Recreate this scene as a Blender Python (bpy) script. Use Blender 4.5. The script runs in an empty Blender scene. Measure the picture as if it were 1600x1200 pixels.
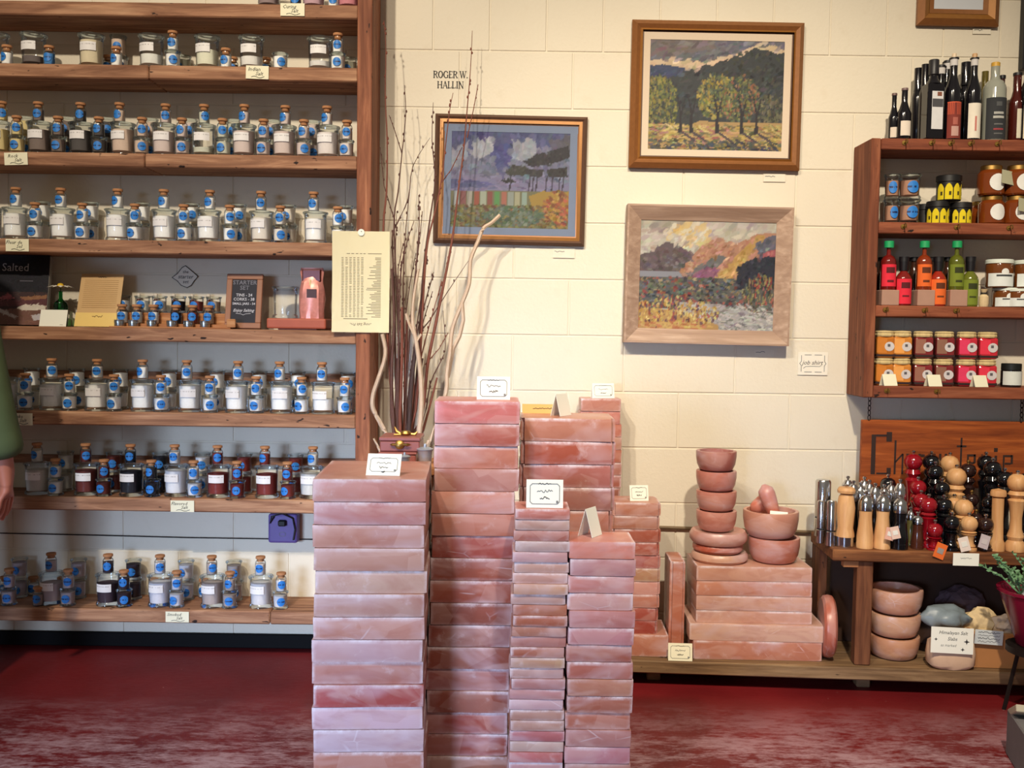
import bpy, bmesh, math, random
import numpy as np
from mathutils import Vector, Matrix, noise

SC = bpy.context.scene
COL = SC.collection
PI = math.pi
rad = math.radians

# ------------------------------------------------------------------ camera
F = 1541.0                       # focal length in pixels of a 1600x1200 frame
CAM = Vector((0.0, -3.6, 1.18))
PITCH, ROLL, YAW = rad(3.05), rad(0.8), rad(0.0)
RC = Matrix.Rotation(YAW, 3, 'Z') @ Matrix.Rotation(PI/2 - PITCH, 3, 'X') @ Matrix.Rotation(ROLL, 3, 'Z')
cd = bpy.data.cameras.new('camera')
cd.sensor_fit = 'HORIZONTAL'; cd.sensor_width = 36.0; cd.lens = 36.0*F/1600.0
cd.clip_start = 0.05; cd.clip_end = 60
cam = bpy.data.objects.new('camera', cd); COL.objects.link(cam)
cam.matrix_world = Matrix.Translation(CAM) @ RC.to_4x4()
SC.camera = cam

# ------------------------------------------------------------------ world, lights, exposure
def lin(c):
    return tuple((v/255/12.92 if v/255 <= 0.04045 else ((v/255+0.055)/1.055)**2.4) for v in c[:3])
w = bpy.data.worlds.new('world'); SC.world = w; w.use_nodes = True
bg = w.node_tree.nodes['Background']
bg.inputs[0].default_value = (0.92, 0.80, 0.64, 1); bg.inputs[1].default_value = 0.20

def spot(name, loc, target, power, color, size, blend, radius=0.06):
    l = bpy.data.lights.new(name, 'SPOT'); l.energy = power; l.color = color
    l.spot_size = rad(size); l.spot_blend = blend; l.shadow_soft_size = radius
    o = bpy.data.objects.new(name, l); COL.objects.link(o); o.location = loc
    o.rotation_euler = (Vector(target)-Vector(loc)).to_track_quat('-Z', 'Y').to_euler()
WARM = (1.0, 0.87, 0.68)
spot('track_spot_shelves', (-1.35, -3.5, 3.6), (-1.2, 0, 1.35), 400, WARM, 72, 0.9)
spot('track_spot_paintings', (-0.8, -3.3, 3.6), (0.45, 0, 1.05), 198, WARM, 66, 0.9)
spot('track_spot_cabinet', (0.6, -3.3, 3.6), (1.2, 0, 0.55), 560, WARM, 62, 0.9)
def area(name, loc, target, power, color, sx, sy, spread=180):
    l = bpy.data.lights.new(name, 'AREA'); l.energy = power; l.color = color
    l.shape = 'RECTANGLE'; l.size = sx; l.size_y = sy; l.spread = rad(spread)
    o = bpy.data.objects.new(name, l); COL.objects.link(o); o.location = loc
    o.rotation_euler = (Vector(target)-Vector(loc)).to_track_quat('-Z', 'Y').to_euler()
area('shop_window_daylight', (-2.3, -6.2, 1.0), (-0.55, -0.9, 0.05), 17, (0.50, 0.68, 1.0), 1.7, 1.2, 34)

vs = SC.view_settings
vs.view_transform = 'Standard'; vs.look = 'None'; vs.gamma = 1.0; vs.use_curve_mapping = False
vs.exposure = 0.0

# ------------------------------------------------------------------ pixel -> world helpers (frame 1600x1200)
RT = RC.transposed()
def at(px, py, d):
    "point of the plane d metres in front of the wall that the photograph shows at (px, py)"
    r = RC @ Vector(((px-800)/F, (600-py)/F, -1.0))
    return CAM + r*((-d-CAM.y)/r.y)
def wx(px, d, z):
    u0 = RT @ (Vector((0, -d, z))-CAM); u1 = RT @ Vector((1, 0, 0)); k = (px-800)/F
    return -(u0.x+k*u0.z)/(u1.x+k*u1.z)
def wz(py, d, x):
    u0 = RT @ (Vector((x, -d, 0))-CAM); u1 = RT @ Vector((0, 0, 1)); m = (600-py)/F
    return -(u0.y+m*u0.z)/(u1.y+m*u1.z)

# ------------------------------------------------------------------ materials
MATS = {}
class NT:
    def __init__(s, name):
        s.m = bpy.data.materials.new(name); s.m.use_nodes = True
        s.t = s.m.node_tree; s.n = s.t.nodes; s.b = s.n['Principled BSDF']; s.out = s.n['Material Output']
    def node(s, typ, **kw):
        nd = s.n.new(typ)
        for k, v in kw.items():
            if k.startswith('in_'):
                key = k[3:]; nd.inputs[int(key) if key.isdigit() else key.replace('_', ' ')].default_value = v
            else: setattr(nd, k, v)
        return nd
    def link(s, a, b): s.t.links.new(a, b)
    def mix(s, fac, a, b, blend='MIX'):
        nd = s.node('ShaderNodeMix', data_type='RGBA', blend_type=blend)
        for sock, v in ((nd.inputs[0], fac), (nd.inputs[6], a), (nd.inputs[7], b)):
            if isinstance(v, bpy.types.NodeSocket): s.link(v, sock)
            elif isinstance(v, (int, float)): sock.default_value = v
            else: sock.default_value = (*v, 1)
        return nd.outputs[2]
    def math(s, op, a, b=0.0, c=0.0):
        nd = s.node('ShaderNodeMath', operation=op)
        for i, v in enumerate((a, b, c)):
            if isinstance(v, bpy.types.NodeSocket): s.link(v, nd.inputs[i])
            else: nd.inputs[i].default_value = v
        return nd.outputs[0]
    def ramp(s, v, p0, p1, c0=(0, 0, 0), c1=(1, 1, 1)):
        nd = s.node('ShaderNodeValToRGB'); e = nd.color_ramp.elements
        e[0].position = p0; e[1].position = p1; e[0].color = (*c0, 1); e[1].color = (*c1, 1)
        s.link(v, nd.inputs[0]); return nd.outputs[0]
    def coords(s, scale=(1, 1, 1), rnd=True, kind='Object'):
        tc = s.node('ShaderNodeTexCoord'); mp = s.node('ShaderNodeMapping'); mp.inputs['Scale'].default_value = scale
        v = tc.outputs[kind]
        if rnd:
            oi = s.node('ShaderNodeObjectInfo'); ad = s.node('ShaderNodeVectorMath', operation='ADD')
            mu = s.math('MULTIPLY', oi.outputs['Random'], 37.0)
            s.link(v, ad.inputs[0]); s.link(mu, ad.inputs[1]); v = ad.outputs[0]
        s.link(v, mp.inputs[0]); return mp.outputs[0]
    def noise(s, vec, scale, detail=3, rough=0.55, dist=0.0):
        nd = s.node('ShaderNodeTexNoise'); nd.inputs['Scale'].default_value = scale
        nd.inputs['Detail'].default_value = detail; nd.inputs['Roughness'].default_value = rough
        nd.inputs['Distortion'].default_value = dist
        s.link(vec, nd.inputs['Vector']); return nd.outputs['Fac']
    def bump(s, h, strength=0.2, dist=0.002):
        b = s.node('ShaderNodeBump'); b.inputs['Strength'].default_value = strength; b.inputs['Distance'].default_value = dist
        s.link(h, b.inputs['Height']); s.link(b.outputs[0], s.b.inputs['Normal'])
    def set(s, **kw):
        for k, v in kw.items():
            i = s.b.inputs[k.replace('_', ' ')]
            if isinstance(v, bpy.types.NodeSocket): s.link(v, i)
            elif isinstance(v, tuple) and len(v) == 3: i.default_value = (*v, 1)
            else: i.default_value = v

def plain(name, rgb, rough=0.5, metal=0.0, var=0.08, scale=25, spec=0.5, coat=0.0):
    if name in MATS: return MATS[name]
    t = NT(name); c = lin(rgb); v = t.coords()
    n = t.noise(v, scale)
    t.set(Base_Color=t.mix(n, tuple(x*(1-var) for x in c), tuple(min(1, x*(1+var)) for x in c)), Roughness=rough, Metallic=metal,
          Specular_IOR_Level=spec, Coat_Weight=coat)
    MATS[name] = t.m; return t.m

def wood(name, dark, mid, light, axis='x', holes=True, rough=0.7):
    t = NT(name)
    sc = {'x': (1.2, 14, 14), 'z': (14, 14, 1.2), 'y': (14, 1.2, 14)}[axis]
    v = t.coords(sc); n = t.noise(v, 2.2, 5, 0.62, 0.8)
    base = t.mix(t.ramp(n, 0.30, 0.55), lin(dark), lin(mid))
    base = t.mix(t.ramp(n, 0.52, 0.75), base, lin(light))
    sc2 = {'x': (3, 40, 40), 'z': (40, 40, 3), 'y': (40, 3, 40)}[axis]
    n2 = t.noise(t.coords(sc2), 2.0, 3)
    base = t.mix(t.math('MULTIPLY', t.ramp(n2, 0.35, 0.65), 0.45), base, lin(dark))
    if holes:
        sc3 = {'x': (16, 38, 38), 'z': (38, 38, 16), 'y': (38, 16, 38)}[axis]
        n3 = t.noise(t.coords(sc3), 1.3, 2)
        base = t.mix(t.ramp(n3, 0.69, 0.73), base, lin((38, 22, 18)))
    t.set(Base_Color=base, Roughness=rough, Specular_IOR_Level=0.3)
    t.bump(n2, 0.35, 0.003)
    return t.m

M_SHELF = wood('reclaimed_wood', (112, 74, 54), (172, 126, 96), (202, 160, 126))
M_POST = wood('reclaimed_post_wood', (104, 58, 40), (160, 102, 74), (186, 130, 96), 'z')
M_CAB = wood('cabinet_wood', (96, 46, 30), (144, 80, 54), (168, 104, 74))
M_CABZ = wood('cabinet_post_wood', (92, 48, 32), (136, 78, 52), (160, 102, 72), 'z')
M_BENCH = wood('bench_plank_wood', (92, 68, 46), (138, 108, 76), (166, 136, 100))
M_BENCHZ = wood('bench_post_wood', (72, 40, 26), (118, 72, 46), (144, 94, 62), 'z')
M_MILLSHELF = wood('mill_shelf_wood', (78, 44, 24), (128, 78, 44), (160, 108, 66))
M_SIGN = wood('sign_board_wood', (112, 50, 20), (160, 80, 32), (184, 102, 46), holes=False)
M_RACK = wood('rack_wood', (150, 92, 54), (190, 134, 88), (214, 164, 118), holes=False)
M_FRAMEPALE = wood('pale_frame_wood', (150, 122, 104), (178, 150, 130), (198, 172, 152), holes=False)
M_NAT = wood('natural_beech', (196, 142, 92), (216, 168, 116), (228, 186, 138), 'z', holes=False, rough=0.42)

def mat_wall():
    t = NT('cream_painted_block'); v = t.coords(rnd=False, kind='Object'); g = t.node('ShaderNodeNewGeometry')
    n = t.noise(g.outputs['Position'], 2.0, 4); n2 = t.noise(g.outputs['Position'], 90, 3); n3 = t.noise(g.outputs['Position'], 14, 3)
    c = t.mix(n, lin((218, 208, 188)), lin((229, 221, 203)))
    c = t.mix(t.math('MULTIPLY', t.ramp(n3, 0.60, 0.75), 0.12), c, lin((190, 172, 140)))
    t.set(Base_Color=c, Roughness=0.62, Specular_IOR_Level=0.3)
    t.bump(n2, 0.35, 0.0025); return t.m
M_WALL = mat_wall()

def mat_floor():
    t = NT('worn_red_concrete'); g = t.node('ShaderNodeNewGeometry'); P = g.outputs['Position']
    sx = t.node('ShaderNodeSeparateXYZ'); t.link(P, sx.inputs[0])
    mp = t.node('ShaderNodeMapping'); mp.inputs['Scale'].default_value = (0.55, 1.5, 1); mp.inputs['Rotation'].default_value = (0, 0, 0.12); t.link(P, mp.inputs[0]); Q = mp.outputs[0]
    n = t.noise(P, 1.6, 4); nf = t.noise(Q, 48, 5, 0.75); ns = t.noise(Q, 9, 5, 0.7)
    base = t.mix(t.ramp(n, 0.3, 0.7), lin((88, 14, 19)), lin((124, 26, 30)))
    # wear of the walked-on strip, its edge broken up by noise
    away = t.math('MULTIPLY_ADD', sx.outputs['Y'], -1.9, -0.95)
    away = t.math('MINIMUM', t.math('MAXIMUM', away, 0.0), 1.0)
    m = t.math('ADD', t.math('MULTIPLY', nf, 0.65), t.math('MULTIPLY', ns, 0.75))
    m = t.math('ADD', m, t.math('MULTIPLY', t.ramp(n, 0.35, 0.65), 0.16))
    wear = t.math('MULTIPLY', t.ramp(m, 0.70, 0.90), away)
    c = t.mix(t.math('MULTIPLY', wear, 0.66), base, lin((206, 180, 190)))
    spk = t.ramp(t.noise(P, 60, 2), 0.74, 0.78)
    c = t.mix(t.math('MULTIPLY', spk, 0.5), c, lin((200, 170, 165)))
    t.set(Base_Color=c, Roughness=t.math('MULTIPLY_ADD', nf, 0.3, 0.34), Specular_IOR_Level=0.45)
    t.bump(nf, 0.25, 0.002); return t.m
M_FLOOR = mat_floor()

def mat_salt_block():
    t = NT('himalayan_salt'); oi = t.node('ShaderNodeObjectInfo')
    v = t.coords(); vs_ = t.coords((1, 1, 2.4))
    n1 = t.noise(vs_, 7, 4, 0.55, 1.6); n2 = t.noise(v, 30, 4, 0.6); n3 = t.noise(vs_, 4.0, 2, 0.5, 2.5)
    col = oi.outputs['Color']
    dark = t.mix(0.4, col, lin((164, 80, 58))); pale = t.mix(0.5, col, lin((226, 186, 172)))
    c = t.mix(t.ramp(n1, 0.30, 0.56), dark, col)
    c = t.mix(t.math('MULTIPLY', t.ramp(n3, 0.52, 0.66), 0.7), c, pale)
    c = t.mix(t.math('MULTIPLY', t.ramp(n2, 0.5, 0.8), 0.35), c, pale)
    at_ = t.node('ShaderNodeAttribute', attribute_name='frost')
    fr = t.math('MULTIPLY', t.ramp(at_.outputs['Fac'], 0.05, 0.9), t.math('MULTIPLY', t.ramp(t.noise(v, 24, 4, 0.75), 0.34, 0.60), t.ramp(t.noise(v, 6, 2, 0.5), 0.36, 0.58)))
    vo = t.node('ShaderNodeTexVoronoi', feature='F1'); vo.inputs['Scale'].default_value = 11; t.link(t.coords((1, 1, 1.3)), vo.inputs['Vector'])
    vsep = t.node('ShaderNodeSeparateColor'); t.link(vo.outputs['Color'], vsep.inputs[0])
    c = t.mix(t.math('MULTIPLY', t.ramp(vsep.outputs[0], 0.55, 1.0), 0.55), c, pale)
    c = t.mix(t.math('MULTIPLY', t.ramp(vsep.outputs[1], 0.6, 1.0), 0.45), c, dark)
    vd = t.node('ShaderNodeTexVoronoi', feature='DISTANCE_TO_EDGE'); vd.inputs['Scale'].default_value = 13; t.link(t.coords((1, 1, 1.8)), vd.inputs['Vector'])
    vein = t.math('MULTIPLY', t.math('SUBTRACT', 1.0, t.ramp(vd.outputs['Distance'], 0.0, 0.03)), t.ramp(t.noise(v, 9, 3), 0.60, 0.70))
    painted_sheen = t.math('MULTIPLY', t.ramp(t.noise(vs_, 5, 3, 0.6, 0.6), 0.50, 0.72), 0.45)  # whitish sheen on the faces, painted into the salt colour
    c = t.mix(painted_sheen, c, lin((222, 200, 206)))
    fr = t.math('MINIMUM', t.math('ADD', fr, t.math('MAXIMUM', t.math('MULTIPLY', t.ramp(n2, 0.62, 0.74), 0.25), t.math('MULTIPLY', vein, 0.5))), 1.0)
    c = t.mix(t.math('MULTIPLY', fr, 0.9), c, lin((244, 232, 234)))
    c = t.mix(1.0, c, (0.84, 0.82, 0.86), 'MULTIPLY')
    t.set(Base_Color=c, Roughness=t.math('MULTIPLY_ADD', fr, 0.3, 0.34), Specular_IOR_Level=0.5)
    t.b.inputs['Subsurface Weight'].default_value = 0.0
    t.bump(n2, 0.2, 0.002); return t.m
M_SALTBLOCK = mat_salt_block()

def mat_objcolor(name, rough=0.6, grain=90, amt=0.18, metal=0.0, coat=0.0):
    t = NT(name); oi = t.node('ShaderNodeObjectInfo'); n = t.noise(t.coords(), grain, 3)
    d = t.mix(1.0, oi.outputs['Color'], (0.62, 0.62, 0.62), 'MULTIPLY')
    t.set(Base_Color=t.mix(t.math('MULTIPLY', t.ramp(n, 0.35, 0.7), amt*2), oi.outputs['Color'], d), Roughness=rough, Metallic=metal, Coat_Weight=coat)
    return t.m
M_GRAIN = mat_objcolor('jar_contents', 0.8, 160, 0.07)
M_PAINT = mat_objcolor('coloured_surface', 0.45, 40, 0.05)
M_GLOSS = mat_objcolor('glossy_coloured_surface', 0.12, 40, 0.03, coat=0.5)
M_MATTE = mat_objcolor('matte_coloured_surface', 0.85, 60, 0.08)

def mat_glass(name, tint=(0.975, 0.985, 0.985), gloss=0.18):
    t = NT(name); n = t.n
    tr = t.node('ShaderNodeBsdfTransparent'); tr.inputs[0].default_value = (*tint, 1)
    gl = t.node('ShaderNodeBsdfGlossy'); gl.inputs['Roughness'].default_value = 0.06; gl.inputs[0].default_value = (0.9, 0.95, 1, 1)
    lw = t.node('ShaderNodeLayerWeight'); lw.inputs[0].default_value = gloss
    nz = t.noise(t.coords(), 30, 2); f = t.math('ADD', t.math('MULTIPLY', lw.outputs['Fresnel'], 0.8), t.math('MULTIPLY', nz, 0.04))
    mx = t.node('ShaderNodeMixShader'); t.link(f, mx.inputs[0]); t.link(tr.outputs[0], mx.inputs[1]); t.link(gl.outputs[0], mx.inputs[2])
    t.link(mx.outputs[0], t.out.inputs[0]); n.remove(t.b); return t.m
M_GLASS = mat_glass('clear_jar_glass')
M_GLASSPANE = mat_glass('picture_glass', (0.97, 0.97, 0.97), 0.10)
M_GLASSLID = mat_glass('jar_lid_glass', (0.88, 0.92, 0.92), 0.32)
M_GREENGLASS = mat_glass('green_vase_glass', (0.05, 0.42, 0.16), 0.25)

def mat_sticker():
    t = NT('blue_round_sticker'); v = t.coords((1, 1, 1), rnd=False)
    sx = t.node('ShaderNodeSeparateXYZ'); t.link(v, sx.inputs[0])
    n = t.noise(t.coords((240, 240, 60)), 1.0, 1)
    band = t.math('LESS_THAN', t.math('ABSOLUTE', sx.outputs['Z']), 0.0024)
    f = t.math('MULTIPLY', band, t.ramp(n, 0.42, 0.5))
    t.set(Base_Color=t.mix(f, lin((40, 122, 205)), lin((16, 40, 90))), Roughness=0.5); return t.m
M_STICK = mat_sticker()
def mat_jarlabel():
    t = NT('white_jar_label'); v = t.coords((1, 1, 1), rnd=False)
    sx = t.node('ShaderNodeSeparateXYZ'); t.link(v, sx.inputs[0])
    n = t.noise(t.coords((300, 300, 40)), 1.0, 1)
    band = t.math('LESS_THAN', t.math('ABSOLUTE', t.math('SUBTRACT', sx.outputs['Z'], 0.006)), 0.0018)
    f = t.math('MULTIPLY', t.math('MULTIPLY', band, t.ramp(n, 0.45, 0.55)), 0.5)
    t.set(Base_Color=t.mix(f, lin((236, 234, 234)), lin((120, 116, 116))), Roughness=0.6); return t.m
M_LABEL = mat_jarlabel()

M_CORK = plain('cork', (176, 124, 84), 0.9, var=0.25, scale=120)
M_PAPER = plain('white_card', (240, 240, 228), 0.75, var=0.02)
M_CREAM = plain('cream_paper', (226, 216, 178), 0.8, var=0.03)
M_TAG = plain('cream_tag', (238, 234, 206), 0.75, var=0.03)
M_INK = plain('black_ink', (34, 32, 34), 0.7)
M_GREYINK = plain('grey_ink', (120, 122, 120), 0.7)
M_BLACK = plain('black_rubber', (14, 13, 15), 0.6)
M_CHROME = plain('chrome', (205, 205, 208), 0.16, 1.0, var=0.02)
M_PEWTER = plain('pewter', (176, 182, 196), 0.42, 0.6, var=0.06)
M_TIN = plain('brushed_tin', (190, 192, 192), 0.32, 1.0, var=0.04)
M_BRASS = plain('brass', (176, 140, 80), 0.42, 1.0, var=0.05)
M_IRON = plain('dark_iron', (40, 34, 32), 0.5, 0.6)
M_GILT = plain('gilt_frame', (142, 92, 50), 0.42, 0.25, var=0.2, scale=60)
M_GILTB = plain('bright_gilt', (150, 100, 44), 0.40, 0.3, var=0.15, scale=60)
M_BROWNFR = plain('brown_frame', (94, 66, 50), 0.5, 0.1, var=0.2, scale=80)
M_LINEN = plain('linen_liner', (212, 194, 172), 0.85, var=0.05, scale=200)
M_BLUEMAT = plain('slate_blue_mat', (122, 134, 158), 0.8, var=0.03)
M_GREYMAT = plain('light_grey_mat', (196, 200, 206), 0.7, var=0.02)
M_BARK = plain('willow_bark', (84, 50, 42), 0.7, var=0.35, scale=60)
M_BARKR = plain('red_willow_bark', (116, 60, 44), 0.7, var=0.3, scale=60)
M_DRIFT = plain('pale_driftwood', (196, 172, 150), 0.75, var=0.18, scale=40)
M_CERAMIC = plain('dark_ceramic', (70, 56, 48), 0.4, var=0.1)
def mat_attr():
    t = NT('painted_picture'); a = t.node('ShaderNodeAttribute', attribute_name='Col')
    n = t.noise(t.coords(), 260, 3)
    t.set(Base_Color=a.outputs['Color'], Roughness=0.55, Specular_IOR_Level=0.3); t.bump(n, 0.3, 0.001); return t.m
M_PICT = mat_attr()

# ------------------------------------------------------------------ mesh helpers
class MB:
    def __init__(s): s.v = []; s.f = []
    def add(s, v, f):
        o = len(s.v); s.v += [tuple(p) for p in v]; s.f += [tuple(i+o for i in q) for q in f]
    def box(s, c, sz, m=None):
        x, y, z = (k/2 for k in sz); V = [Vector((a*x, b*y, e*z)) for a in (-1, 1) for b in (-1, 1) for e in (-1, 1)]
        if m is not None: V = [m @ p for p in V]
        s.add([p+Vector(c) for p in V], [(0, 1, 3, 2), (4, 6, 7, 5), (0, 4, 5, 1), (2, 3, 7, 6), (0, 2, 6, 4), (1, 5, 7, 3)])
        return s
    def lathe(s, prof, seg=20, c=(0, 0, 0), caps=True):
        V = []; Fc = []; n = len(prof)
        for i in range(seg):
            a = 2*PI*i/seg
            V += [(c[0]+r*math.cos(a), c[1]+r*math.sin(a), c[2]+z) for r, z in prof]
        for i in range(seg):
            j = (i+1) % seg
            for k in range(n-1): Fc.append((i*n+k, j*n+k, j*n+k+1, i*n+k+1))
        if caps:
            if prof[0][0] > 1e-6: Fc.append(tuple(i*n for i in range(seg))[::-1])
            if prof[-1][0] > 1e-6: Fc.append(tuple(i*n+n-1 for i in range(seg)))
        s.add(V, Fc); return s
    def tube(s, pts, radii, seg=6):
        pts = [Vector(p) for p in pts]; V = []; Fc = []
        if not hasattr(radii, '__len__'): radii = [radii]*len(pts)
        for i, p in enumerate(pts):
            d = (pts[min(i+1, len(pts)-1)]-pts[max(i-1, 0)]).normalized()
            a = d.orthogonal() if abs(d.z) > 0.9 else d.cross(Vector((0, 0, 1)))
            if abs(d.z) > 0.9: a = d.cross(Vector((0, 1, 0)))
            a.normalize(); b = d.cross(a)
            V += [p+(a*math.cos(2*PI*k/seg)+b*math.sin(2*PI*k/seg))*radii[i] for k in range(seg)]
        for i in range(len(pts)-1):
            for k in range(seg):
                q = (k+1) % seg; Fc.append((i*seg+k, i*seg+q, (i+1)*seg+q, (i+1)*seg+k))
        Fc.append(tuple(range(seg))[::-1]); Fc.append(tuple((len(pts)-1)*seg+k for k in range(seg)))
        s.add(V, Fc); return s
    def ribbon(s, pts, width, y=0.0):
        "flat stroke in the x-z plane facing -y"
        for a, b in zip(pts[:-1], pts[1:]):
            a = Vector((a[0], a[1])); b = Vector((b[0], b[1])); d = (b-a)
            if d.length < 1e-7: continue
            d.normalize(); n = Vector((-d.y, d.x))*width/2; e = d*width*0.3
            q = [a-e-n, b+e-n, b+e+n, a-e+n]
            s.add([(p.x, y, p.y) for p in q], [(0, 1, 2, 3)])
        return s
    def rect(s, x0, x1, z0, z1, y=0.0):
        s.add([(x0, y, z0), (x1, y, z0), (x1, y, z1), (x0, y, z1)], [(0, 1, 2, 3)]); return s
    def mesh(s, name, mat, smooth=35):
        me = bpy.data.meshes.new(name); me.from_pydata(s.v, [], s.f); me.update()
        if smooth:
            me.polygons.foreach_set('use_smooth', [True]*len(me.polygons)); me.set_sharp_from_angle(angle=rad(smooth))
        if mat: me.materials.append(mat)
        return me

def bevbox(name, sx, sy, sz, mat, bev=0.003, seg=1, base=False, jitter=0.0, seed=0):
    bm = bmesh.new(); bmesh.ops.create_cube(bm, size=1.0)
    bmesh.ops.scale(bm, vec=(sx, sy, sz), verts=bm.verts)
    if bev: bmesh.ops.bevel(bm, geom=list(bm.edges), offset=bev, segments=seg, affect='EDGES', profile=0.5)
    if base: bmesh.ops.translate(bm, vec=(0, 0, sz/2), verts=bm.verts)
    if jitter:
        for v in bm.verts:
            nv = noise.noise_vector(v.co*23+Vector((seed*7.1, 0, 0)))*jitter; v.co += Vector((nv.x, nv.y, -abs(nv.z) if v.co.z > 0 else nv.z))
    me = bpy.data.meshes.new(name); bm.to_mesh(me); bm.free()
    if mat: me.materials.append(mat)
    return me

def ob(name, mesh, parent=None, loc=(0, 0, 0), rot=(0, 0, 0), color=None, scale=None, mat=None):
    o = bpy.data.objects.new(name, mesh); COL.objects.link(o)
    if parent is not None: o.parent = parent
    o.location = loc; o.rotation_euler = rot
    if scale is not None: o.scale = scale if hasattr(scale, '__len__') else (scale,)*3
    if color is not None: o.color = (*lin(color), 1)
    if mat is not None and mesh is not None:
        o.material_slots[0].link = 'OBJECT'; o.material_slots[0].material = mat
    return o
def tag(o, label, cat, group=None):
    o['label'] = label; o['category'] = cat
    if group: o['group'] = group
    return o
def thing(name, label, cat, loc=(0, 0, 0), rz=0.0, group=None, rot=None):
    o = bpy.data.objects.new(name, None); COL.objects.link(o)
    o.empty_display_size = 0.02
    o.location = loc; o.rotation_euler = rot if rot else (0, 0, rz)
    return tag(o, label, cat, group)
def struct(o): o['kind'] = 'structure'; return o

def text_mesh(body, size, mat, align='CENTER', shear=0.0, bold=0.0, res=2):
    cu = bpy.data.curves.new('lettering', 'FONT'); cu.body = body; cu.size = size; cu.align_x = align
    cu.shear = shear; cu.offset = bold; cu.resolution_u = res; cu.fill_mode = 'FRONT'
    o = bpy.data.objects.new('lettering', cu); COL.objects.link(o)
    bpy.context.view_layer.update()
    me = bpy.data.meshes.new_from_object(o); bpy.data.objects.remove(o)
    me.materials.clear(); me.materials.append(mat); return me
UP = (PI/2, 0, 0)
def scribble(w, amp, seed, n=14):
    r = random.Random(seed); return [(-w/2+w*i/(n-1), (r.random()-0.5)*2*amp) for i in range(n)]

ORD = ['first', 'second', 'third', 'fourth', 'fifth', 'sixth', 'seventh', 'eighth', 'ninth', 'tenth', 'eleventh', 'twelfth',
       'thirteenth', 'fourteenth', 'fifteenth', 'sixteenth', 'seventeenth', 'eighteenth', 'nineteenth', 'twentieth',
       'twenty-first', 'twenty-second', 'twenty-third', 'twenty-fourth', 'twenty-fifth', 'twenty-sixth', 'twenty-seventh',
       'twenty-eighth', 'twenty-ninth', 'thirtieth', 'thirty-first', 'thirty-second', 'thirty-third', 'thirty-fourth', 'thirty-fifth',
       'thirty-sixth', 'thirty-seventh', 'thirty-eighth', 'thirty-ninth', 'fortieth', 'forty-first', 'forty-second', 'forty-third']
rnd = random.Random(11)

# ------------------------------------------------------------------ the setting: floor, block wall, baseboard
fl = MB().rect(0, 1, 0, 1)
me = bpy.data.meshes.new('floor'); me.from_pydata([(-5, -8, 0), (5, -8, 0), (5, 0.0, 0), (-5, 0.0, 0)], [], [(0, 1, 2, 3)]); me.materials.append(M_FLOOR)
struct(ob('floor', me))
me = bevbox('wall_back', 6.4, 0.12, 3.0, M_WALL, 0)
wall = struct(ob('wall_back', me, loc=(0, 0.06, 1.5)))
CH, BW = 0.2032, 0.4064
zline = at(1100, 352, 0).z
k0 = int(zline/CH); zb = zline-k0*CH            # height of the lowest joint above the floor
full = bevbox('block', BW-0.005, 0.006, CH-0.005, M_WALL, 0.0016)
half = bevbox('half_block', BW/2-0.005, 0.006, CH-0.005, M_WALL, 0.0016)
low = bevbox('cut_block', BW-0.005, 0.006, zb-0.005, M_WALL, 0.0016)
TOP_HALF_ROW = k0+3
for r in range(-1, 13):
    z0 = zb+r*CH
    zc = z0+CH/2 if r >= 0 else zb/2
    if r == TOP_HALF_ROW:
        for i in range(-10, 11):
            ob('block', half, wall, (i*BW/2+0.005, -0.06, zc-1.5))
        continue
    off = 0.0 if (r-k0) % 2 == 1 else BW/2
    if r >= TOP_HALF_ROW: off = 0.0 if (r-TOP_HALF_ROW) % 2 == 0 else BW/2
    for i in range(-6, 6):
        x = (i+0.5)*BW+off
        ob('block', full if r >= 0 else low, wall, (x, -0.06, zc-1.5))
bb = bevbox('baseboard_back', 6.4, 0.014, 0.052, plain('baseboard_black', (9, 8, 9), 0.75, spec=0.2), 0.003)
struct(ob('baseboard_back', bb, loc=(0, -0.014, 0.026)))

# cable run along the wall
def wall_cable(name, label, pts, r, mat):
    o = ob(name, MB().tube(pts, r, 8).mesh(name, mat)); tag(o, label, 'cable'); return o
wall_cable('black_cable', 'thin black cable along the wall above the lowest shelf', [tuple(at(px, py, 0.012)) for px, py in ((-60, 832), (0, 833), (140, 836), (290, 840), (420, 842), (500, 843))], 0.0022, M_BLACK)
wall_cable('brown_conduit', 'brown horizontal conduit on the wall behind the pink bowls', [tuple(at(px, py, 0.014)) for px, py in ((930, 822), (1035, 824), (1262, 831), (1400, 834))], 0.0058, plain('brown_conduit', (112, 92, 66), 0.6))

# ------------------------------------------------------------------ left shelf unit
SD = 0.20                                       # depth of the shelves
X280 = wx(280, SD, 1.2)
SHELF_PY = [4, 102, 240, 376, 513, 645, 779, 953]
SHELF_Z = [wz(p, SD, X280) for p in SHELF_PY]
TH = 0.047
PX0, PX1 = wx(557, SD, 1.3), wx(580, SD, 1.3)
su = thing('wooden_shelf_unit', 'tall reclaimed wood shelf unit lined with salt jars', 'shelf', (PX1, 0, 0))
def on_su(p): return (p[0]-PX1, p[1], p[2])
XL = -2.35
def board(x0, x1, z, name='shelf_board', tilt=0.0, th=TH):
    me = bevbox(name, x1-x0, SD-0.006, th, M_SHELF, 0.004, 1, jitter=0.0015, seed=z+x0)
    return ob(name, me, su, on_su(((x0+x1)/2, -(SD-0.006)/2-0.006, z-th/2)), (0, tilt, 0))
SPLIT = {1: 232, 2: 226, 7: 422}
for i, z in enumerate(SHELF_Z):
    if i in SPLIT:
        xs = wx(SPLIT[i], SD, z)
        board(XL, xs-0.0008, z); board(xs+0.0008, PX0, z)
    else: board(XL, PX0, z)
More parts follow.
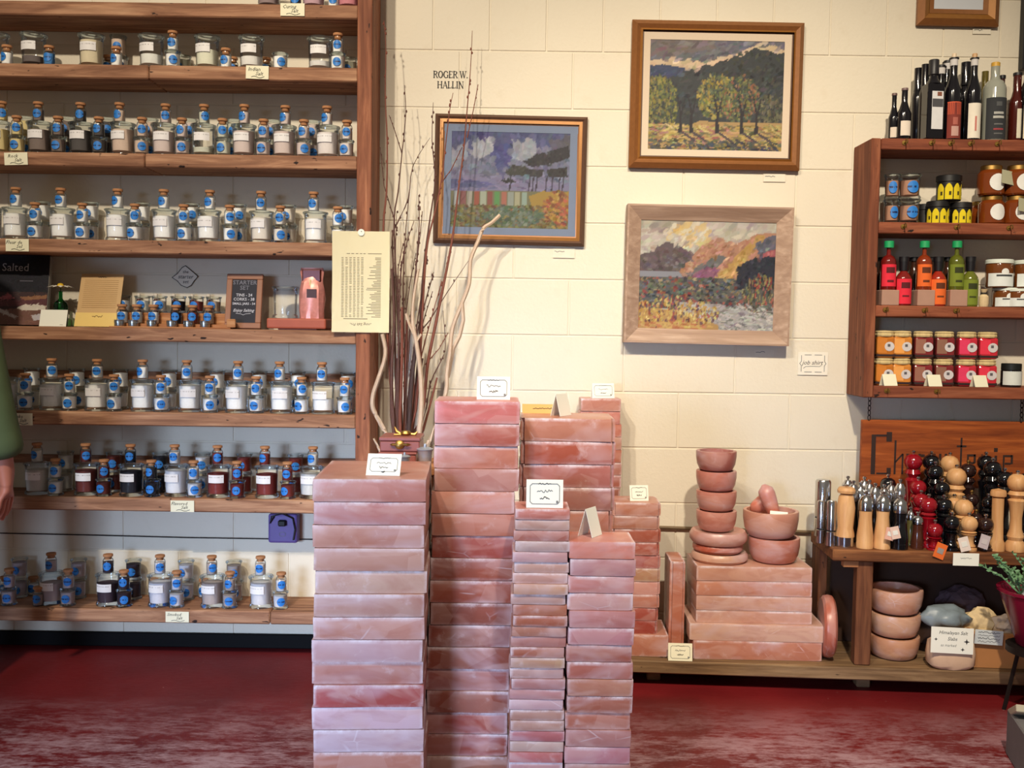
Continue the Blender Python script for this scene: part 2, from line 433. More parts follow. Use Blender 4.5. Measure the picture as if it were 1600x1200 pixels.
pm = bevbox('post', PX1-PX0, SD+0.004, 2.75, M_POST, 0.004, 2, jitter=0.002)
ob('post', pm, su, on_su(((PX0+PX1)/2, -(SD+0.004)/2-0.006, 1.375)))
ob('post', pm, su, on_su((XL-0.026, -(SD+0.004)/2-0.006, 1.375)))
for i, py in ((5, 588), (6, 720)):
    z = wz(py, 0.02, X280)
    rm = bevbox('back_rail', PX0-XL, 0.016, 0.03, M_SHELF, 0.002)
    ob('back_rail', rm, su, on_su(((PX0+XL)/2, -0.016, z)))

# ------------------------------------------------------------------ jars and corked bottles
def patch(r, zc, w_, h_, ang, name, mat, n=6, arch=False):
    "piece of paper wrapped on a cylinder, its middle facing -y; origin at its centre height"
    m = MB(); V = []; Fc = []
    for i in range(n+1):
        a = -PI/2-w_/2/r+w_/r*i/n
        V += [(r*math.cos(a), r*math.sin(a), -h_/2), (r*math.cos(a), r*math.sin(a), h_/2)]
    for i in range(n): Fc.append((2*i, 2*i+2, 2*i+3, 2*i+1))
    m.add(V, Fc); return m.mesh(name, mat)
def disc(r, rs, name, mat, n=18):
    "round sticker of radius rs on a cylinder of radius r, facing -y"
    m = MB(); V = [(0, -r, 0)]
    for ring in (0.5, 1.0):
        for i in range(n):
            t = 2*PI*i/n; a = -PI/2+rs*ring*math.cos(t)/r
            V.append((r*math.cos(a), r*math.sin(a), rs*ring*math.sin(t)))
    Fc = [(0, 1+i, 1+(i+1) % n) for i in range(n)]
    Fc += [(1+i, 1+n+i, 1+n+(i+1) % n, 1+(i+1) % n) for i in range(n)]
    m.add(V, Fc); return m.mesh(name, mat)

LJ = {}
LJ['glass'] = MB().lathe([(0, 0), (0.0395, 0), (0.0415, 0.003), (0.0405, 0.009), (0.0365, 0.0145), (0.0368, 0.03), (0.0388, 0.097), (0.0412, 0.102), (0.0395, 0.1035)], 24, caps=False).mesh('jar_glass', M_GLASS)
LJ['lid'] = MB().lathe([(0.036, 0.096), (0.037, 0.1035), (0.0435, 0.104), (0.0445, 0.107), (0.0435, 0.110), (0.03, 0.1125), (0, 0.1135)], 24, caps=False).mesh('jar_lid', M_GLASSLID)
LJ['label'] = patch(0.0397, 0, 0.058, 0.028, 0, 'paper_label', M_LABEL)
FILLS = {}
def fill(kind, lvl):
    k = (kind, round(lvl, 2))
    if k in FILLS: return FILLS[k]
    r = random.Random(str(k)); m = MB()
    if kind == 'L': prof = [(0, 0.012), (0.034, 0.0135), (0.0352, 0.03), (0.0353+0.0018*lvl, 0.016+0.078*lvl), (0.02, 0.019+0.078*lvl), (0, 0.0215+0.078*lvl)]
    if kind == 'S': prof = [(0, 0.007), (0.0215, 0.008), (0.0228, 0.02), (0.0236, 0.009+0.040*lvl), (0, 0.012+0.040*lvl)]
    if kind == 'M': prof = [(0, 0.008), (0.0225, 0.009), (0.0238, 0.02), (0.0246, 0.01+0.048*lvl), (0, 0.013+0.048*lvl)]
    if kind == 'B': prof = [(0, 0.002), (0.0168, 0.003), (0.0172, 0.006), (0.0172, 0.005+0.036*lvl), (0, 0.007+0.036*lvl)]
    m.lathe(prof, 18, caps=False); me = m.mesh('salt', M_GRAIN); FILLS[k] = me; return me
SJ = {'glass': MB().lathe([(0, 0), (0.026, 0), (0.0275, 0.002), (0.0265, 0.005), (0.0235, 0.009), (0.0238, 0.02), (0.0252, 0.052), (0.0268, 0.055)], 20, caps=False).mesh('small_jar_glass', M_GLASS),
      'lid': MB().lathe([(0.024, 0.051), (0.0285, 0.0555), (0.029, 0.0575), (0.028, 0.0595), (0, 0.061)], 20, caps=False).mesh('small_jar_lid', M_GLASSLID),
      'stick': disc(0.0258, 0.0148, 'blue_sticker', M_STICK)}
MJ = {'glass': MB().lathe([(0, 0), (0.027, 0), (0.0285, 0.002), (0.0275, 0.006), (0.0245, 0.010), (0.0248, 0.022), (0.0262, 0.062), (0.0285, 0.066)], 20, caps=False).mesh('back_jar_glass', M_GLASS),
      'lid': MB().lathe([(0.025, 0.062), (0.0295, 0.0665), (0.030, 0.0685), (0.029, 0.0705), (0, 0.072)], 20, caps=False).mesh('back_jar_lid', M_GLASSLID),
      'stick': disc(0.0268, 0.0148, 'blue_sticker', M_STICK)}
CB = {'glass': MB().lathe([(0, 0), (0.0175, 0), (0.0188, 0.002), (0.0188, 0.043), (0.0165, 0.049), (0.0135, 0.052), (0.0132, 0.056), (0.0150, 0.0585)], 18, caps=False).mesh('bottle_glass', M_GLASS),
      'cork': MB().lathe([(0, 0.048), (0.0115, 0.048), (0.0125, 0.0575), (0.0168, 0.0585), (0.0172, 0.064), (0.0162, 0.0665), (0, 0.067)], 16, caps=False).mesh('cork', M_CORK),
      'stick': disc(0.0191, 0.0148, 'blue_sticker', M_STICK)}
WHITE = (248, 246, 243)
def large_jar(x, d, z, col, lvl, label, group, s=1.0):
    t = thing('large_salt_jar', label, 'jar', (x, -d, z), rnd.uniform(-0.30, 0.10), group)
    t.scale = (s, s, s)
    ob('jar_glass', LJ['glass'], t); ob('jar_lid', LJ['lid'], t)
    if lvl > 0: ob('salt', fill('L', lvl), t, color=col)
    ob('paper_label', LJ['label'], t, (0, 0, 0.066))
    return t
def corked_bottle(x, d, z, col, label, group, turn=None, lvl=0.95):
    t = thing('corked_salt_bottle', label, 'bottle', (x, -d, z), rnd.uniform(-0.55, 0.55) if turn is None else turn, group)
    ob('bottle_glass', CB['glass'], t); ob('cork', CB['cork'], t)
    ob('salt', fill('B', lvl), t, color=col); ob('blue_sticker', CB['stick'], t, (0, 0, 0.0255))
    return t
def small_jar(kind, x, d, z, col, label, group, lvl=0.95, sticker=True):
    D = SJ if kind == 'S' else MJ
    t = thing('small_salt_jar', label, 'jar', (x, -d, z), rnd.uniform(-0.4, 0.4), group)
    ob('jar_glass', D['glass'], t); ob('jar_lid', D['lid'], t)
    ob('salt', fill(kind, lvl), t, color=col)
    if sticker: ob('blue_sticker', D['stick'], t, (0, 0, 0.027 if kind == 'S' else 0.03))
    return t
SHN = ['topmost shelf', 'seventh shelf up', 'sixth shelf up', 'fifth shelf up', 'fourth shelf up', 'third shelf up', 'second shelf up', 'lowest shelf']
def colname(c):
    r, g, b = c
    if max(c) < 75: return 'black salt' if r < 60 else 'dark salt'
    if r > 1.7*g: return 'dark red salt'
    if min(c) > 200: return 'white salt'
    if r > b*1.25: return 'beige salt'
    if max(c) < 150: return 'grey-brown salt'
    return 'pale pinkish salt'
BRN, DGR, PNK, PK2, CRM, RED, BLK, GRY = (128, 112, 104), (84, 78, 76), (214, 190, 172), (214, 196, 190), (236, 224, 190), (104, 42, 36), (26, 26, 36), (200, 190, 184)
RED2, PURP = (128, 46, 40), (62, 46, 56)
ROWS = {
 2: dict(L=[(-3, (226, 206, 150), .85), (62, BRN, .85), (127, DGR, .85), (192, PNK, .9), (256, PK2, .85), (318, (206, 206, 190), .12), (381, PK2, .9), (444, PK2, .92), (512, (228, 218, 214), .9)],
         T=[3, 60, 126, 187, 259, 319, 382, 446, 511], S=[27, 91, 155, 221, 285, 349, 411, 474, 541], B=[40, 105, 168, 236, 298, 366, 426, 490]),
 3: dict(L=[(-16, WHITE, .9), (24, WHITE, .92), (97, WHITE, .92), (184, WHITE, .92), (257, WHITE, .9), (326, WHITE, .92), (409, (232, 224, 214), .9), (493, WHITE, .88)],
         T=[None, 25, 95, 184, 256, 328, 408, 490], S=[54, 128, 210, 288, 360, 438, 529], B=[66, 142, 222, 300, 374, 452, 541]),
 5: dict(L=[(10, WHITE, .9), (81, WHITE, .92), (151, WHITE, .95), (223, WHITE, .95), (297, WHITE, .95), (370, WHITE, .95), (440, WHITE, .95), (505, WHITE, .45)],
         T=[None, 81, 152, 223, 292, 372, 437, 503], S=[39, 108, 178, 252, 328, 400, 471, 538], B=[50, 122, 188, 264, 338, 406, 466, 544]),
 6: dict(L=[(58, (216, 212, 204), .9), (135, RED, .9), (205, BLK, .9), (275, (232, 230, 232), .95), (341, RED2, .85), (417, RED2, .85), (486, (216, 212, 206), .9)],
         T=[58, 134, 204, 273, 340, 414, 489], S=[87, 162, 238, 304, 371, 450], B=[102, 180, 250, 315, 382, 462]),
 7: dict(L=[(81, (190, 176, 180), .75), (169, PURP, .8), (250, (222, 218, 224), .88), (332, (186, 170, 164), .9), (408, (222, 216, 216), .92)],
         T=[80, 169, 250, 331, 407], S=[14, 106, 194, 276, 359, 438], B=[30, 122, 209, 291, 367]),
}
for rI, R in ROWS.items():
    z = SHELF_Z[rI]; sh = SHN[rI]
    zm = z
    for k, (px, col, lvl) in enumerate(R['L']):
        d = 0.138+rnd.uniform(-0.006, 0.006)
        x = wx(px, d, z+0.05)
        large_jar(x, d, z, col, lvl, f'large lidded glass jar of {colname(col)}, {ORD[k]} from left on {sh}', f'large jars on the {sh}')
        tp = R['T'][k]
        if tp is not None:
            corked_bottle(wx(tp, d, z+0.14), d, z+0.1137, col, f'corked blue-stickered bottle standing on {ORD[k]} large jar of the {sh}', f'corked bottles on the large jars of the {sh}')
    cols = sorted(R['L'])
    for k, px in enumerate(R['S']):
        col = min(R['L'], key=lambda q: abs(q[0]+28-px))[1]
        d = 0.158; x = wx(px, d, z+0.03)
        small_jar('S', x, d, z, col, f'small blue-stickered jar under a corked bottle, {ORD[k]} pair on {sh}', f'small front jars on the {sh}')
        corked_bottle(x+rnd.uniform(-.003, .003), d, z+0.0612, col, f'corked bottle on the small front jar, {ORD[k]} pair on {sh}', f'corked bottles on small jars of the {sh}', rnd.uniform(-0.35, 0.35))
    for k, px in enumerate(R['B']):
        col = min(R['L'], key=lambda q: abs(q[0]+40-px))[1]
        d = 0.062; x = wx(px, d, z+0.05)
        small_jar('M', x, d, z, col, f'lower of two stacked back jars, {ORD[k]} back stack on {sh}', f'back jars on the {sh}')
        small_jar('M', x+rnd.uniform(-.004, .004), d, z+0.0722, col, f'upper of two stacked back jars, {ORD[k]} back stack on {sh}', f'back jars on the {sh}')
# single bottles behind the others
def extra(rI, px, d, col, label, lift=0.0):
    z = SHELF_Z[rI]+lift; corked_bottle(wx(px, d, z+0.03), d, z, col, label, None, 0.0)
extra(7, 60, 0.165, (150, 140, 140), 'single corked bottle standing low beside first large jar of lowest shelf')
for k, px in enumerate((8, 52, 97, 240, 262, 318)):
    extra(7, px, 0.028, WHITE, f'corked bottle against the wall at back of lowest shelf, {ORD[k]} from left', 0.0)
extra(3, 430, 0.03, (90, 70, 60), 'dark corked bottle against the wall on fifth shelf up')
for k, px in enumerate((232, 249)):
    extra(6, px, 0.022, BLK, 'left dark bottle at the back of second shelf up' if k == 0 else 'right dark bottle at the back of second shelf up')

# seventh shelf up: sparsely filled
z = SHELF_Z[1]; sh = SHN[1]
R1 = [(-6, (205, 205, 190), .2), (53, (112, 100, 98), .22), (143, (222, 208, 178), .92), (237, (234, 232, 226), .36), (324, (228, 226, 206), .58), (393, (232, 228, 224), .32), (500, (226, 222, 220), .16)]
for k, (px, col, lvl) in enumerate(R1):
    large_jar(wx(px, 0.14, z+.05), 0.14, z, col, lvl, f'tall lidded glass jar holding {colname(col)}, {ORD[k]} from left on {sh}', f'large jars on the {sh}', 1.03)
def r1b(px, d, col, label, lift=0.0, turn=0.0): corked_bottle(wx(px, d, z+lift+.03), d, z+lift, col, label, f'corked bottles on the {sh}', turn)
r1b(11, 0.17, WHITE, 'corked bottle at far left of seventh shelf up', turn=-.5)
r1b(77, 0.17, (70, 130, 190), 'corked bottle right of second tall jar on seventh shelf up')
r1b(182, 0.168, WHITE, 'front corked bottle right of beige jar on seventh shelf up', turn=-.4)
r1b(169, 0.06, (70, 40, 36), 'dark corked bottle behind beige jar on seventh shelf up')
r1b(353, 0.168, WHITE, 'front corked bottle right of fifth tall jar on seventh shelf up', turn=-.2)
r1b(364, 0.06, (80, 60, 50), 'dark back bottle right of fifth tall jar on seventh shelf up')
r1b(416, 0.06, (70, 50, 44), 'dark corked bottle behind sixth tall jar on seventh shelf up')
for k, px in enumerate((188, 270, 528)):
    d = 0.07 if k == 0 else 0.15
    small_jar('S', wx(px, d, z+.03), d, z, WHITE, f'{ORD[k]} stacked small jar from left on seventh shelf up', f'small jars on the {sh}')
    if k: r1b(px, d, WHITE, f'corked bottle on {"second" if k == 1 else "third"} stacked small jar of seventh shelf up', 0.0612)
    else: small_jar('M', wx(px-3, d, z+.1), d, z+0.0612, PNK, 'lidded jar stacked behind beige jar on seventh shelf up', f'small jars on the {sh}')
small_jar('S', wx(438, 0.14, z+.03), 0.14, z, WHITE, 'lone small blue-stickered jar between tall jars on seventh shelf up', f'small jars on the {sh}')
for k, px in enumerate((286, 546)):
    small_jar('M', wx(px, 0.05, z+.03), 0.05, z, (190, 190, 170), f'{"left" if k == 0 else "right"} pale back jar by the wall on seventh shelf up', f'small jars on the {sh}')
# topmost shelf, only jar bottoms in view
z = SHELF_Z[0]
for k, (px, col) in enumerate(((420, (150, 130, 130)), (490, (196, 160, 170)), (545, (200, 130, 140)))):
    large_jar(wx(px, 0.14, z), 0.14, z, col, .8, f'large jar at top edge of photo, {ORD[k]} from left on topmost shelf', 'large jars on the topmost shelf')
corked_bottle(wx(462, 0.16, z), 0.16, z, PURP, 'corked purple-tinted bottle above the tag on topmost shelf', None, 0.0)
corked_bottle(wx(521, 0.16, z), 0.16, z, WHITE, 'white corked bottle near the post on topmost shelf', None, 0.0)

# ------------------------------------------------------------------ tags on shelf edges
def shelf_tag(px, py, lines, label, wpx=36, hpx=20, d=SD+0.004, tilt=0.0, mat=M_TAG):
    p = at(px, py, d); s = F/(3.6-d); w_, h_ = wpx/s, hpx/s
    t = thing('shelf_tag', label, 'tag', p, rot=(0, tilt, 0))
    ob('card', bevbox('card', w_, 0.001, h_, mat, 0), t)
    for k, ln in enumerate(lines):
        tm = text_mesh(ln, h_*0.40, M_INK, shear=0.3, res=1)
        ob('writing', tm, t, (w_*(-0.14+0.22*k), -0.0012, h_*(0.10-0.33*k)), UP)
    m = MB().ribbon([(w_*(-0.25+0.07*i), -h_*0.36+h_*0.06*math.sin(i*0.9)) for i in range(9)], h_*0.04, -0.0012)
    ob('flourish', m.mesh('flourish', M_INK, 0), t)
shelf_tag(457, 15, ['Curing', 'Salt'], 'cream tag on the topmost shelf edge', 37, 19)
shelf_tag(402, 113, ['Indian', 'Salt'], 'cream tag on the edge of seventh shelf up', 35, 20, tilt=rad(1.5))
shelf_tag(25, 248, ['Rock', 'Salt'], 'tilted cream tag on the edge of sixth shelf up', 36, 19, tilt=rad(-2))
shelf_tag(27, 383, ['Fleur de', 'Sel'], 'cream tag on the edge of fifth shelf up', 36, 19)
shelf_tag(33, 655, ['Flake', 'Salt'], 'cream tag beside the green sleeve on third shelf up', 36, 19)
shelf_tag(285, 791, ['Flavored', 'Salt'], 'cream tag on the edge of second shelf up', 37, 18)
shelf_tag(277, 964, ['Smoked', 'Salt'], 'cream tag on the edge of lowest shelf', 37, 17)

# ------------------------------------------------------------------ painted pictures (colour per vertex of a fine grid)
def painter(W, H, seed):
    return np.zeros((H, W, 3)), np.random.default_rng(seed)
def poly(img, pts, col):
    "fill a polygon given in 0..1 picture coordinates (y down)"
    H, W = img.shape[:2]; yy, xx = np.mgrid[0:H, 0:W]; X = (xx+.5)/W; Y = (yy+.5)/H
    ins = np.zeros((H, W), bool); n = len(pts)
    for i in range(n):
        x0, y0 = pts[i]; x1, y1 = pts[(i+1) % n]
        if y0 == y1: continue
        c = ((y0 > Y) != (y1 > Y)) & (X < (x1-x0)*(Y-y0)/(y1-y0)+x0); ins ^= c
    img[ins] = col
def strokes(img, rg, n, ln, wd, jit, box=(0, 0, 1, 1), cols=None, ang=None, alpha=0.8):
    H, W = img.shape[:2]; yy, xx = np.mgrid[0:H, 0:W]
    round_ = cols is not None and box[2]-box[0] < .6
    for _ in range(int(n*1.7)):
        if round_:
            rr, th = math.sqrt(rg.uniform(0, 1)), rg.uniform(0, 2*PI)
            cx = ((box[0]+box[2])/2+(box[2]-box[0])*.58*rr*math.cos(th))*W; cy = ((box[1]+box[3])/2+(box[3]-box[1])*.58*rr*math.sin(th))*H
        else: cx = rg.uniform(box[0], box[2])*W; cy = rg.uniform(box[1], box[3])*H
        a = rg.uniform(0, PI) if ang is None else ang+rg.normal(0, 0.35)
        c = (np.array(cols[rg.integers(len(cols))], float) if cols else img[max(0, min(H-1, int(cy))), max(0, min(W-1, int(cx)))].copy())+rg.normal(0, jit)+rg.normal(0, jit*.35, 3)
        L = ln*W*rg.uniform(.35, .85); B = wd*W*rg.uniform(.5, 1.0)
        x0, x1 = int(max(0, cx-L-1)), int(min(W, cx+L+2)); y0, y1 = int(max(0, cy-L-1)), int(min(H, cy+L+2))
        if x0 >= x1 or y0 >= y1: continue
        X = xx[y0:y1, x0:x1]-cx; Y = yy[y0:y1, x0:x1]-cy
        u = X*math.cos(a)+Y*math.sin(a); v = -X*math.sin(a)+Y*math.cos(a)
        m = ((u/L)**2+(v/B)**2) < 1
        s = img[y0:y1, x0:x1]; s[m] = s[m]*(1-alpha)+c*alpha
def picture(name, img, w_, h_, parent, loc=(0, 0, 0), rot=(0, 0, 0)):
    img = np.clip(img, 4, 250); H, W = img.shape[:2]
    v = img/255.0*0.90; L = np.where(v <= 0.04045, v/12.92, ((v+0.055)/1.055)**2.4)
    xs = np.linspace(-w_/2, w_/2, W); zs = np.linspace(h_/2, -h_/2, H)
    V = np.stack([np.tile(xs, H), np.zeros(W*H), np.repeat(zs, W)], 1)
    i = np.arange((H-1)*(W-1)); r, c = i//(W-1), i % (W-1); a = r*W+c
    Fq = np.stack([a+W, a+W+1, a+1, a], 1)
    me = bpy.data.meshes.new(name); me.from_pydata(V.tolist(), [], Fq.tolist())
    ca = me.color_attributes.new('Col', 'FLOAT_COLOR', 'POINT')
    ca.data.foreach_set('color', np.concatenate([L.reshape(-1, 3), np.ones((W*H, 1))], 1).ravel())
    me.materials.append(M_PICT); return ob(name, me, parent, loc, rot)

# ------------------------------------------------------------------ display shelf (fourth up)
zb4 = SHELF_Z[4]
# cookbook
img, rg = painter(70, 104, 3); img[:] = (26, 25, 36)
img[55:104, :] = (66, 44, 46); poly(img, [(0, .66), (1, .62), (1, .72), (0, .74)], (96, 52, 58)); poly(img, [(0, .8), (1, .72), (1, 1), (0, 1)], (122, 84, 74))
poly(img, [(.1, .62), (.3, .55), (.42, .62), (.2, .64)], (170, 92, 100)); poly(img, [(.45, .76), (.62, .70), (.95, .71), (.98, .78), (.6, .79)], (226, 216, 202)); poly(img, [(0, .72), (.2, .78), (.5, .88), (.42, .90), (.1, .80)], (190, 176, 176))
poly(img, [(.72, .86), (.98, .82), (1, .92), (.78, .93)], (200, 194, 200)); poly(img, [(.5, .60), (.98, .57), (.98, .62), (.6, .65)], (150, 104, 74))
strokes(img, rg, 260, .08, .012, 9)
p = at(30, 455, 0.10); t = thing('cookbook', 'dark cookbook with a photo of salt on its cover', 'book', (wx(31, .12, zb4), -0.115, zb4+.0045), rot=(rad(-9), 0, 0))
bw, bh = 88/447, 112/447
ob('cover', bevbox('cover', bw, 0.022, bh, plain('book_black', (30, 28, 36), 0.35), 0.001), t, (-0.01, 0.0115, bh/2))
ob('pages', bevbox('pages', 0.002, 0.018, bh-0.006, plain('book_pages', (150, 146, 140), 0.8), 0), t, (-0.01+bw/2, 0.0115, bh/2))
picture('cover_photo', img, bw, bh, t, (-0.01, -0.0005, bh/2))
ob('title', text_mesh('Salted', 0.040, plain('title_ink', (178, 176, 182), 0.5)), t, (-0.030, -0.0016, bh-0.058), UP)
ob('subtitle_line', MB().rect(-0.012, 0.035, 0, 0.003).mesh('subtitle_line', plain('subtitle_ink', (86, 84, 96), .6), 0), t, (0.0, -0.0016, bh-0.095))
# card
def lean_card(name, px, py, wpx, hpx, d, label, tilt=14, mat=M_PAPER, rz=0.0):
    s = F/(3.6-d); w_, h_ = wpx/s, hpx/s
    q = at(px, py, d)
    t = thing(name, label, 'card', q, rot=(rad(-tilt), 0, rz))
    ob('sheet', bevbox('sheet', w_, 0.0012, h_, mat, 0), t, (0, 0, h_/2)); return t, w_, h_
t, w_, h_ = lean_card('info_card', 82, 510, 42, 27, 0.17, 'plain white card before the green vase', 16)
ob('mark', MB().ribbon(scribble(0.01, 0.002, 4, 6), 0.001, -0.001).mesh('mark', M_GREYINK, 0), t, (w_*.32, 0, h_*.12))
# green vase with daisy
vx = wx(95, .1, zb4+.05); t = thing('bud_vase', 'small green glass bud vase behind the white card', 'vase', (vx, -0.10, zb4)); t.scale = (1.08, 1.08, 1.42)
ob('vase_glass', MB().lathe([(0, 0), (.017, 0), (.021, .004), (.0225, .02), (.0222, .052), (.019, .060), (.009, .066), (.006, .07), (.006, .086), (.008, .088)], 20, caps=False).mesh('vase_glass', M_GREENGLASS), t)
ob('water', MB().lathe([(0, .002), (.018, .003), (.021, .02), (.0212, .04), (0, .04)], 18, caps=False).mesh('water', mat_glass('tinted_water', (.25, .6, .35), .2)), t)
t = thing('daisy', 'white daisy with yellow centre in the green vase', 'flower', (vx, -0.10, zb4+.006)); t.scale = (1.35,)*3
ob('stem', MB().tube([(0, 0, 0), (.001, 0, .05), (0, 0, .098)], .0016, 6).mesh('stem', plain('stem_green', (70, 110, 50))), t)
ob('flower_centre', MB().lathe([(0, 0), (.008, .001), (.0085, .006), (.006, .011), (0, .0125)], 14, caps=False).mesh('flower_centre', plain('daisy_yellow', (220, 180, 40), 0.8)), t, (0, 0, .097))
pet = MB(); 
pet.add([(0.006, -.0035, 0), (.022, -.006, .001), (.034, 0, -.004), (.022, .006, .001), (.006, .0035, 0), (.020, 0, .003)], [(0, 1, 5), (1, 2, 5), (2, 3, 5), (3, 4, 5), (4, 0, 5)])
pm_ = pet.mesh('petal', plain('petal_white', (236, 232, 220), 0.7), 0)
for k in range(11): ob('petal', pm_, t, (0, 0, .098), (0, rad(-6), 2*PI*k/11))
# tan booklet
t = thing('tan_booklet', 'tan paper menu booklet leaning beside the starter set', 'booklet', (wx(151, .13, zb4), -0.135, zb4+.0015), rot=(rad(-17), 0, rad(-2)))
BWd, BH = 68/447, 0.196
ob('sheet', bevbox('sheet', BWd, 0.003, BH, plain('tan_paper', (204, 168, 118), 0.75, var=.06), 0), t, (0, 0.0016, BH/2))
ob('folded_band', bevbox('folded_band', BWd+.004, 0.0012, BH*.26, plain('yellow_paper', (236, 204, 124), .75, var=.05), 0), t, (0, -0.001, BH*.13))
m = MB()
for k in range(15): m.ribbon([(-BWd*.40, BH*(.36+.037*k)), (BWd*.40, BH*(.36+.037*k))], .0012, -.0004)
ob('text_block', m.mesh('text_block', plain('tan_ink', (158, 118, 70), .8), 0), t)
ob('heading', MB().ribbon(scribble(.03, .0025, 9, 12), .0016, -.0006).mesh('heading', M_INK, 0), t, (0, 0, BH*.94))
ob('heading', MB().ribbon(scribble(.036, .004, 10, 12), .0018, -.002).mesh('heading', plain('brown_ink', (96, 66, 40), .8), 0), t, (0, 0, BH*.19))
# starter set rack: three steps, jars, bottles, tins
rk0, rk1 = wx(176, .15, zb4), wx(364, .15, zb4)
t = thing('stepped_rack', 'stepped wooden rack holding the starter set tins and bottles', 'rack', ((rk0+rk1)/2, 0, zb4))
L_ = rk1-rk0
ob('step', bevbox('step', L_*.86, 0.05, 0.054, M_RACK, .002), t, (-.004, -.075, .027))
ob('step', bevbox('step', L_*.95, 0.045, 0.015, M_RACK, .002), t, (0, -.1235, .0075))
ob('step', bevbox('step', L_, 0.036, 0.0045, M_RACK, .001), t, (0, -.165, .00225))
ob('end_block', bevbox('end_block', .03, .035, .03, M_RACK, .003), t, (L_/2-.002, -.165, .0195), (0, 0, .3))
setc = [WHITE, (226, 226, 214), WHITE, BLK, (140, 60, 50), (190, 170, 150)]
rim = (186, 178, 172)
for k, px in enumerate((192, 223, 249, 279, 307, 334)):
    small_jar('S', wx(px, .075, zb4+.07), .075, zb4+.0542, setc[k] if k != 3 else BLK, f'lidded jar on the back step of the rack, {ORD[k]} from left', 'starter set jars', .8)
TIN = MB().lathe([(0, 0), (.0138, 0), (.0142, .001), (.0142, .0075), (.0135, .008), (.0148, .0085), (.0148, .0138), (.014, .0148), (0, .0148)], 18, caps=False).mesh('tin_body', M_TIN)
for k, px in enumerate((191, 214, 240, 275, 301, 326)):
    corked_bottle(wx(px, .125, zb4+.04), .125, zb4+.0152, setc[k], f'corked bottle on the middle step of the rack, {ORD[k]} from left', 'starter set corked bottles', rnd.uniform(-.15, .15))
for k, px in enumerate((186, 208, 237, 268, 294, 320)):
    x = wx(px, .168, zb4+.01); tt = thing('salt_tin', f'small round silver tin on the front step, {ORD[k]} from left', 'tin', (x, -.166, zb4+.0046), 0, 'starter set tins'); tt.scale = (1.18, 1.18, 1.25)
    ob('tin_body', TIN, tt)
    ob('tin_lid', MB().lathe([(0, 0), (.0146, 0), (.0149, .0022), (.0142, .003), (0, .0032)], 18, caps=False).mesh('tin_lid', M_TIN) if k == 0 else bpy.data.meshes['tin_lid'], tt, (0, 0, .0148))
SV = MB().lathe([(0, 0), (.007, 0), (.0075, .002), (.0075, .056), (.005, .060), (.005, .064)], 12, caps=False).mesh('vial_glass', plain('dark_red_vial', (80, 34, 28), .25))
SVC = MB().lathe([(0, .06), (.006, .06), (.0065, .07), (0, .0715)], 12, caps=False).mesh('vial_cap', plain('vial_cap_white', (222, 210, 190), .5))
for k, px in enumerate((212, 239, 267, 296, 322)):
    x = wx(px, .06, zb4+.06); tt = thing('dark_vial', f'slim dark red vial with pale cap behind the rack jars, {ORD[k]} from left', 'vial', (x, -.03, zb4), 0, 'starter set vials')
    ob('vial_glass', SV, tt, (0, 0, .0)); ob('vial_cap', SVC, tt); tt.scale = (1.15, 1.15, 1.75)
# chalkboard
t = thing('chalkboard', 'small wood-framed chalkboard listing starter set prices', 'chalkboard', (wx(380, .12, zb4), -0.135, zb4+.0035), rot=(rad(-11), 0, rad(-1)))
cw, chh = 57/447, 0.196
fm = plain('chalkboard_frame', (150, 102, 76), .6, var=.15)
b_ = .020
for nm, sx, sz, lx, lz in (('frame_rail', cw, b_, 0, b_/2), ('frame_rail', cw, b_, 0, chh-b_/2), ('frame_stile', b_, chh-2*b_, -cw/2+b_/2, chh/2), ('frame_stile', b_, chh-2*b_, cw/2-b_/2, chh/2)):
    ob(nm, bevbox(nm, sx, .014, sz, fm, .002), t, (lx, .008, lz))
ob('slate', bevbox('slate', cw-2*b_+.002, .006, chh-2*b_+.002, plain('slate_black', (28, 28, 40), .7), 0), t, (0, .008, chh/2))
CHK = plain('chalk', (196, 196, 204), .9); CHK2 = plain('faint_chalk', (120, 120, 130), .9)
for txt, sz, z_, mm, sh_ in (('STARTER', .021, .158, CHK2, 0), ('SET', .021, .139, CHK2, 0), ('TINS - 24', .0145, .115, CHK, 0), ('CORKS - 38', .0145, .100, CHK, 0), ('SMALL JARS - 54', .0115, .085, CHK, 0), ('Enjoy Salting', .0145, .060, CHK, .35)):
    ob('chalk_writing', text_mesh(txt, sz, mm, shear=sh_, bold=.0002), t, (0, .0042, z_), UP)
ob('chalk_flourish', MB().ribbon([(-.026, .004), (-.008, .002), (0, -.002), (.008, .002), (.026, .004)], .0014, .0042).mesh('chalk_flourish', CHK, 0), t, (0, 0, .050))
# lozenge sign drawn on the wall: printed sticker
q = at(290, 433, .0075); t = thing('lozenge_sticker', 'small lozenge-shaped sticker lettered on the wall above the rack', 'sticker', q)
st = M_WALL
m = MB()
loz = [(-.049, -.002), (-.03, .012), (-.012, .035), (0, .041), (.016, .028), (.045, .003), (.032, -.012), (.02, -.03), (0.005, -.038), (-.016, -.03), (-.03, -.014)]
m.add([(x, 0, z_) for x, z_ in loz], [tuple(range(len(loz)))]); ob('backing', m.mesh('backing', plain('sticker_clear', (218, 208, 190), .5), 0), t)
ob('outline', MB().ribbon(loz+[loz[0]], .0022, -.0008).mesh('outline', M_INK, 0), t)
for txt, sz, z_ in (('the', .016, .014), ('starter', .02, -.005), ('set', .018, -.022)): ob('lettering', text_mesh(txt, sz, M_INK, shear=.2), t, (0, -.0008, z_), UP)
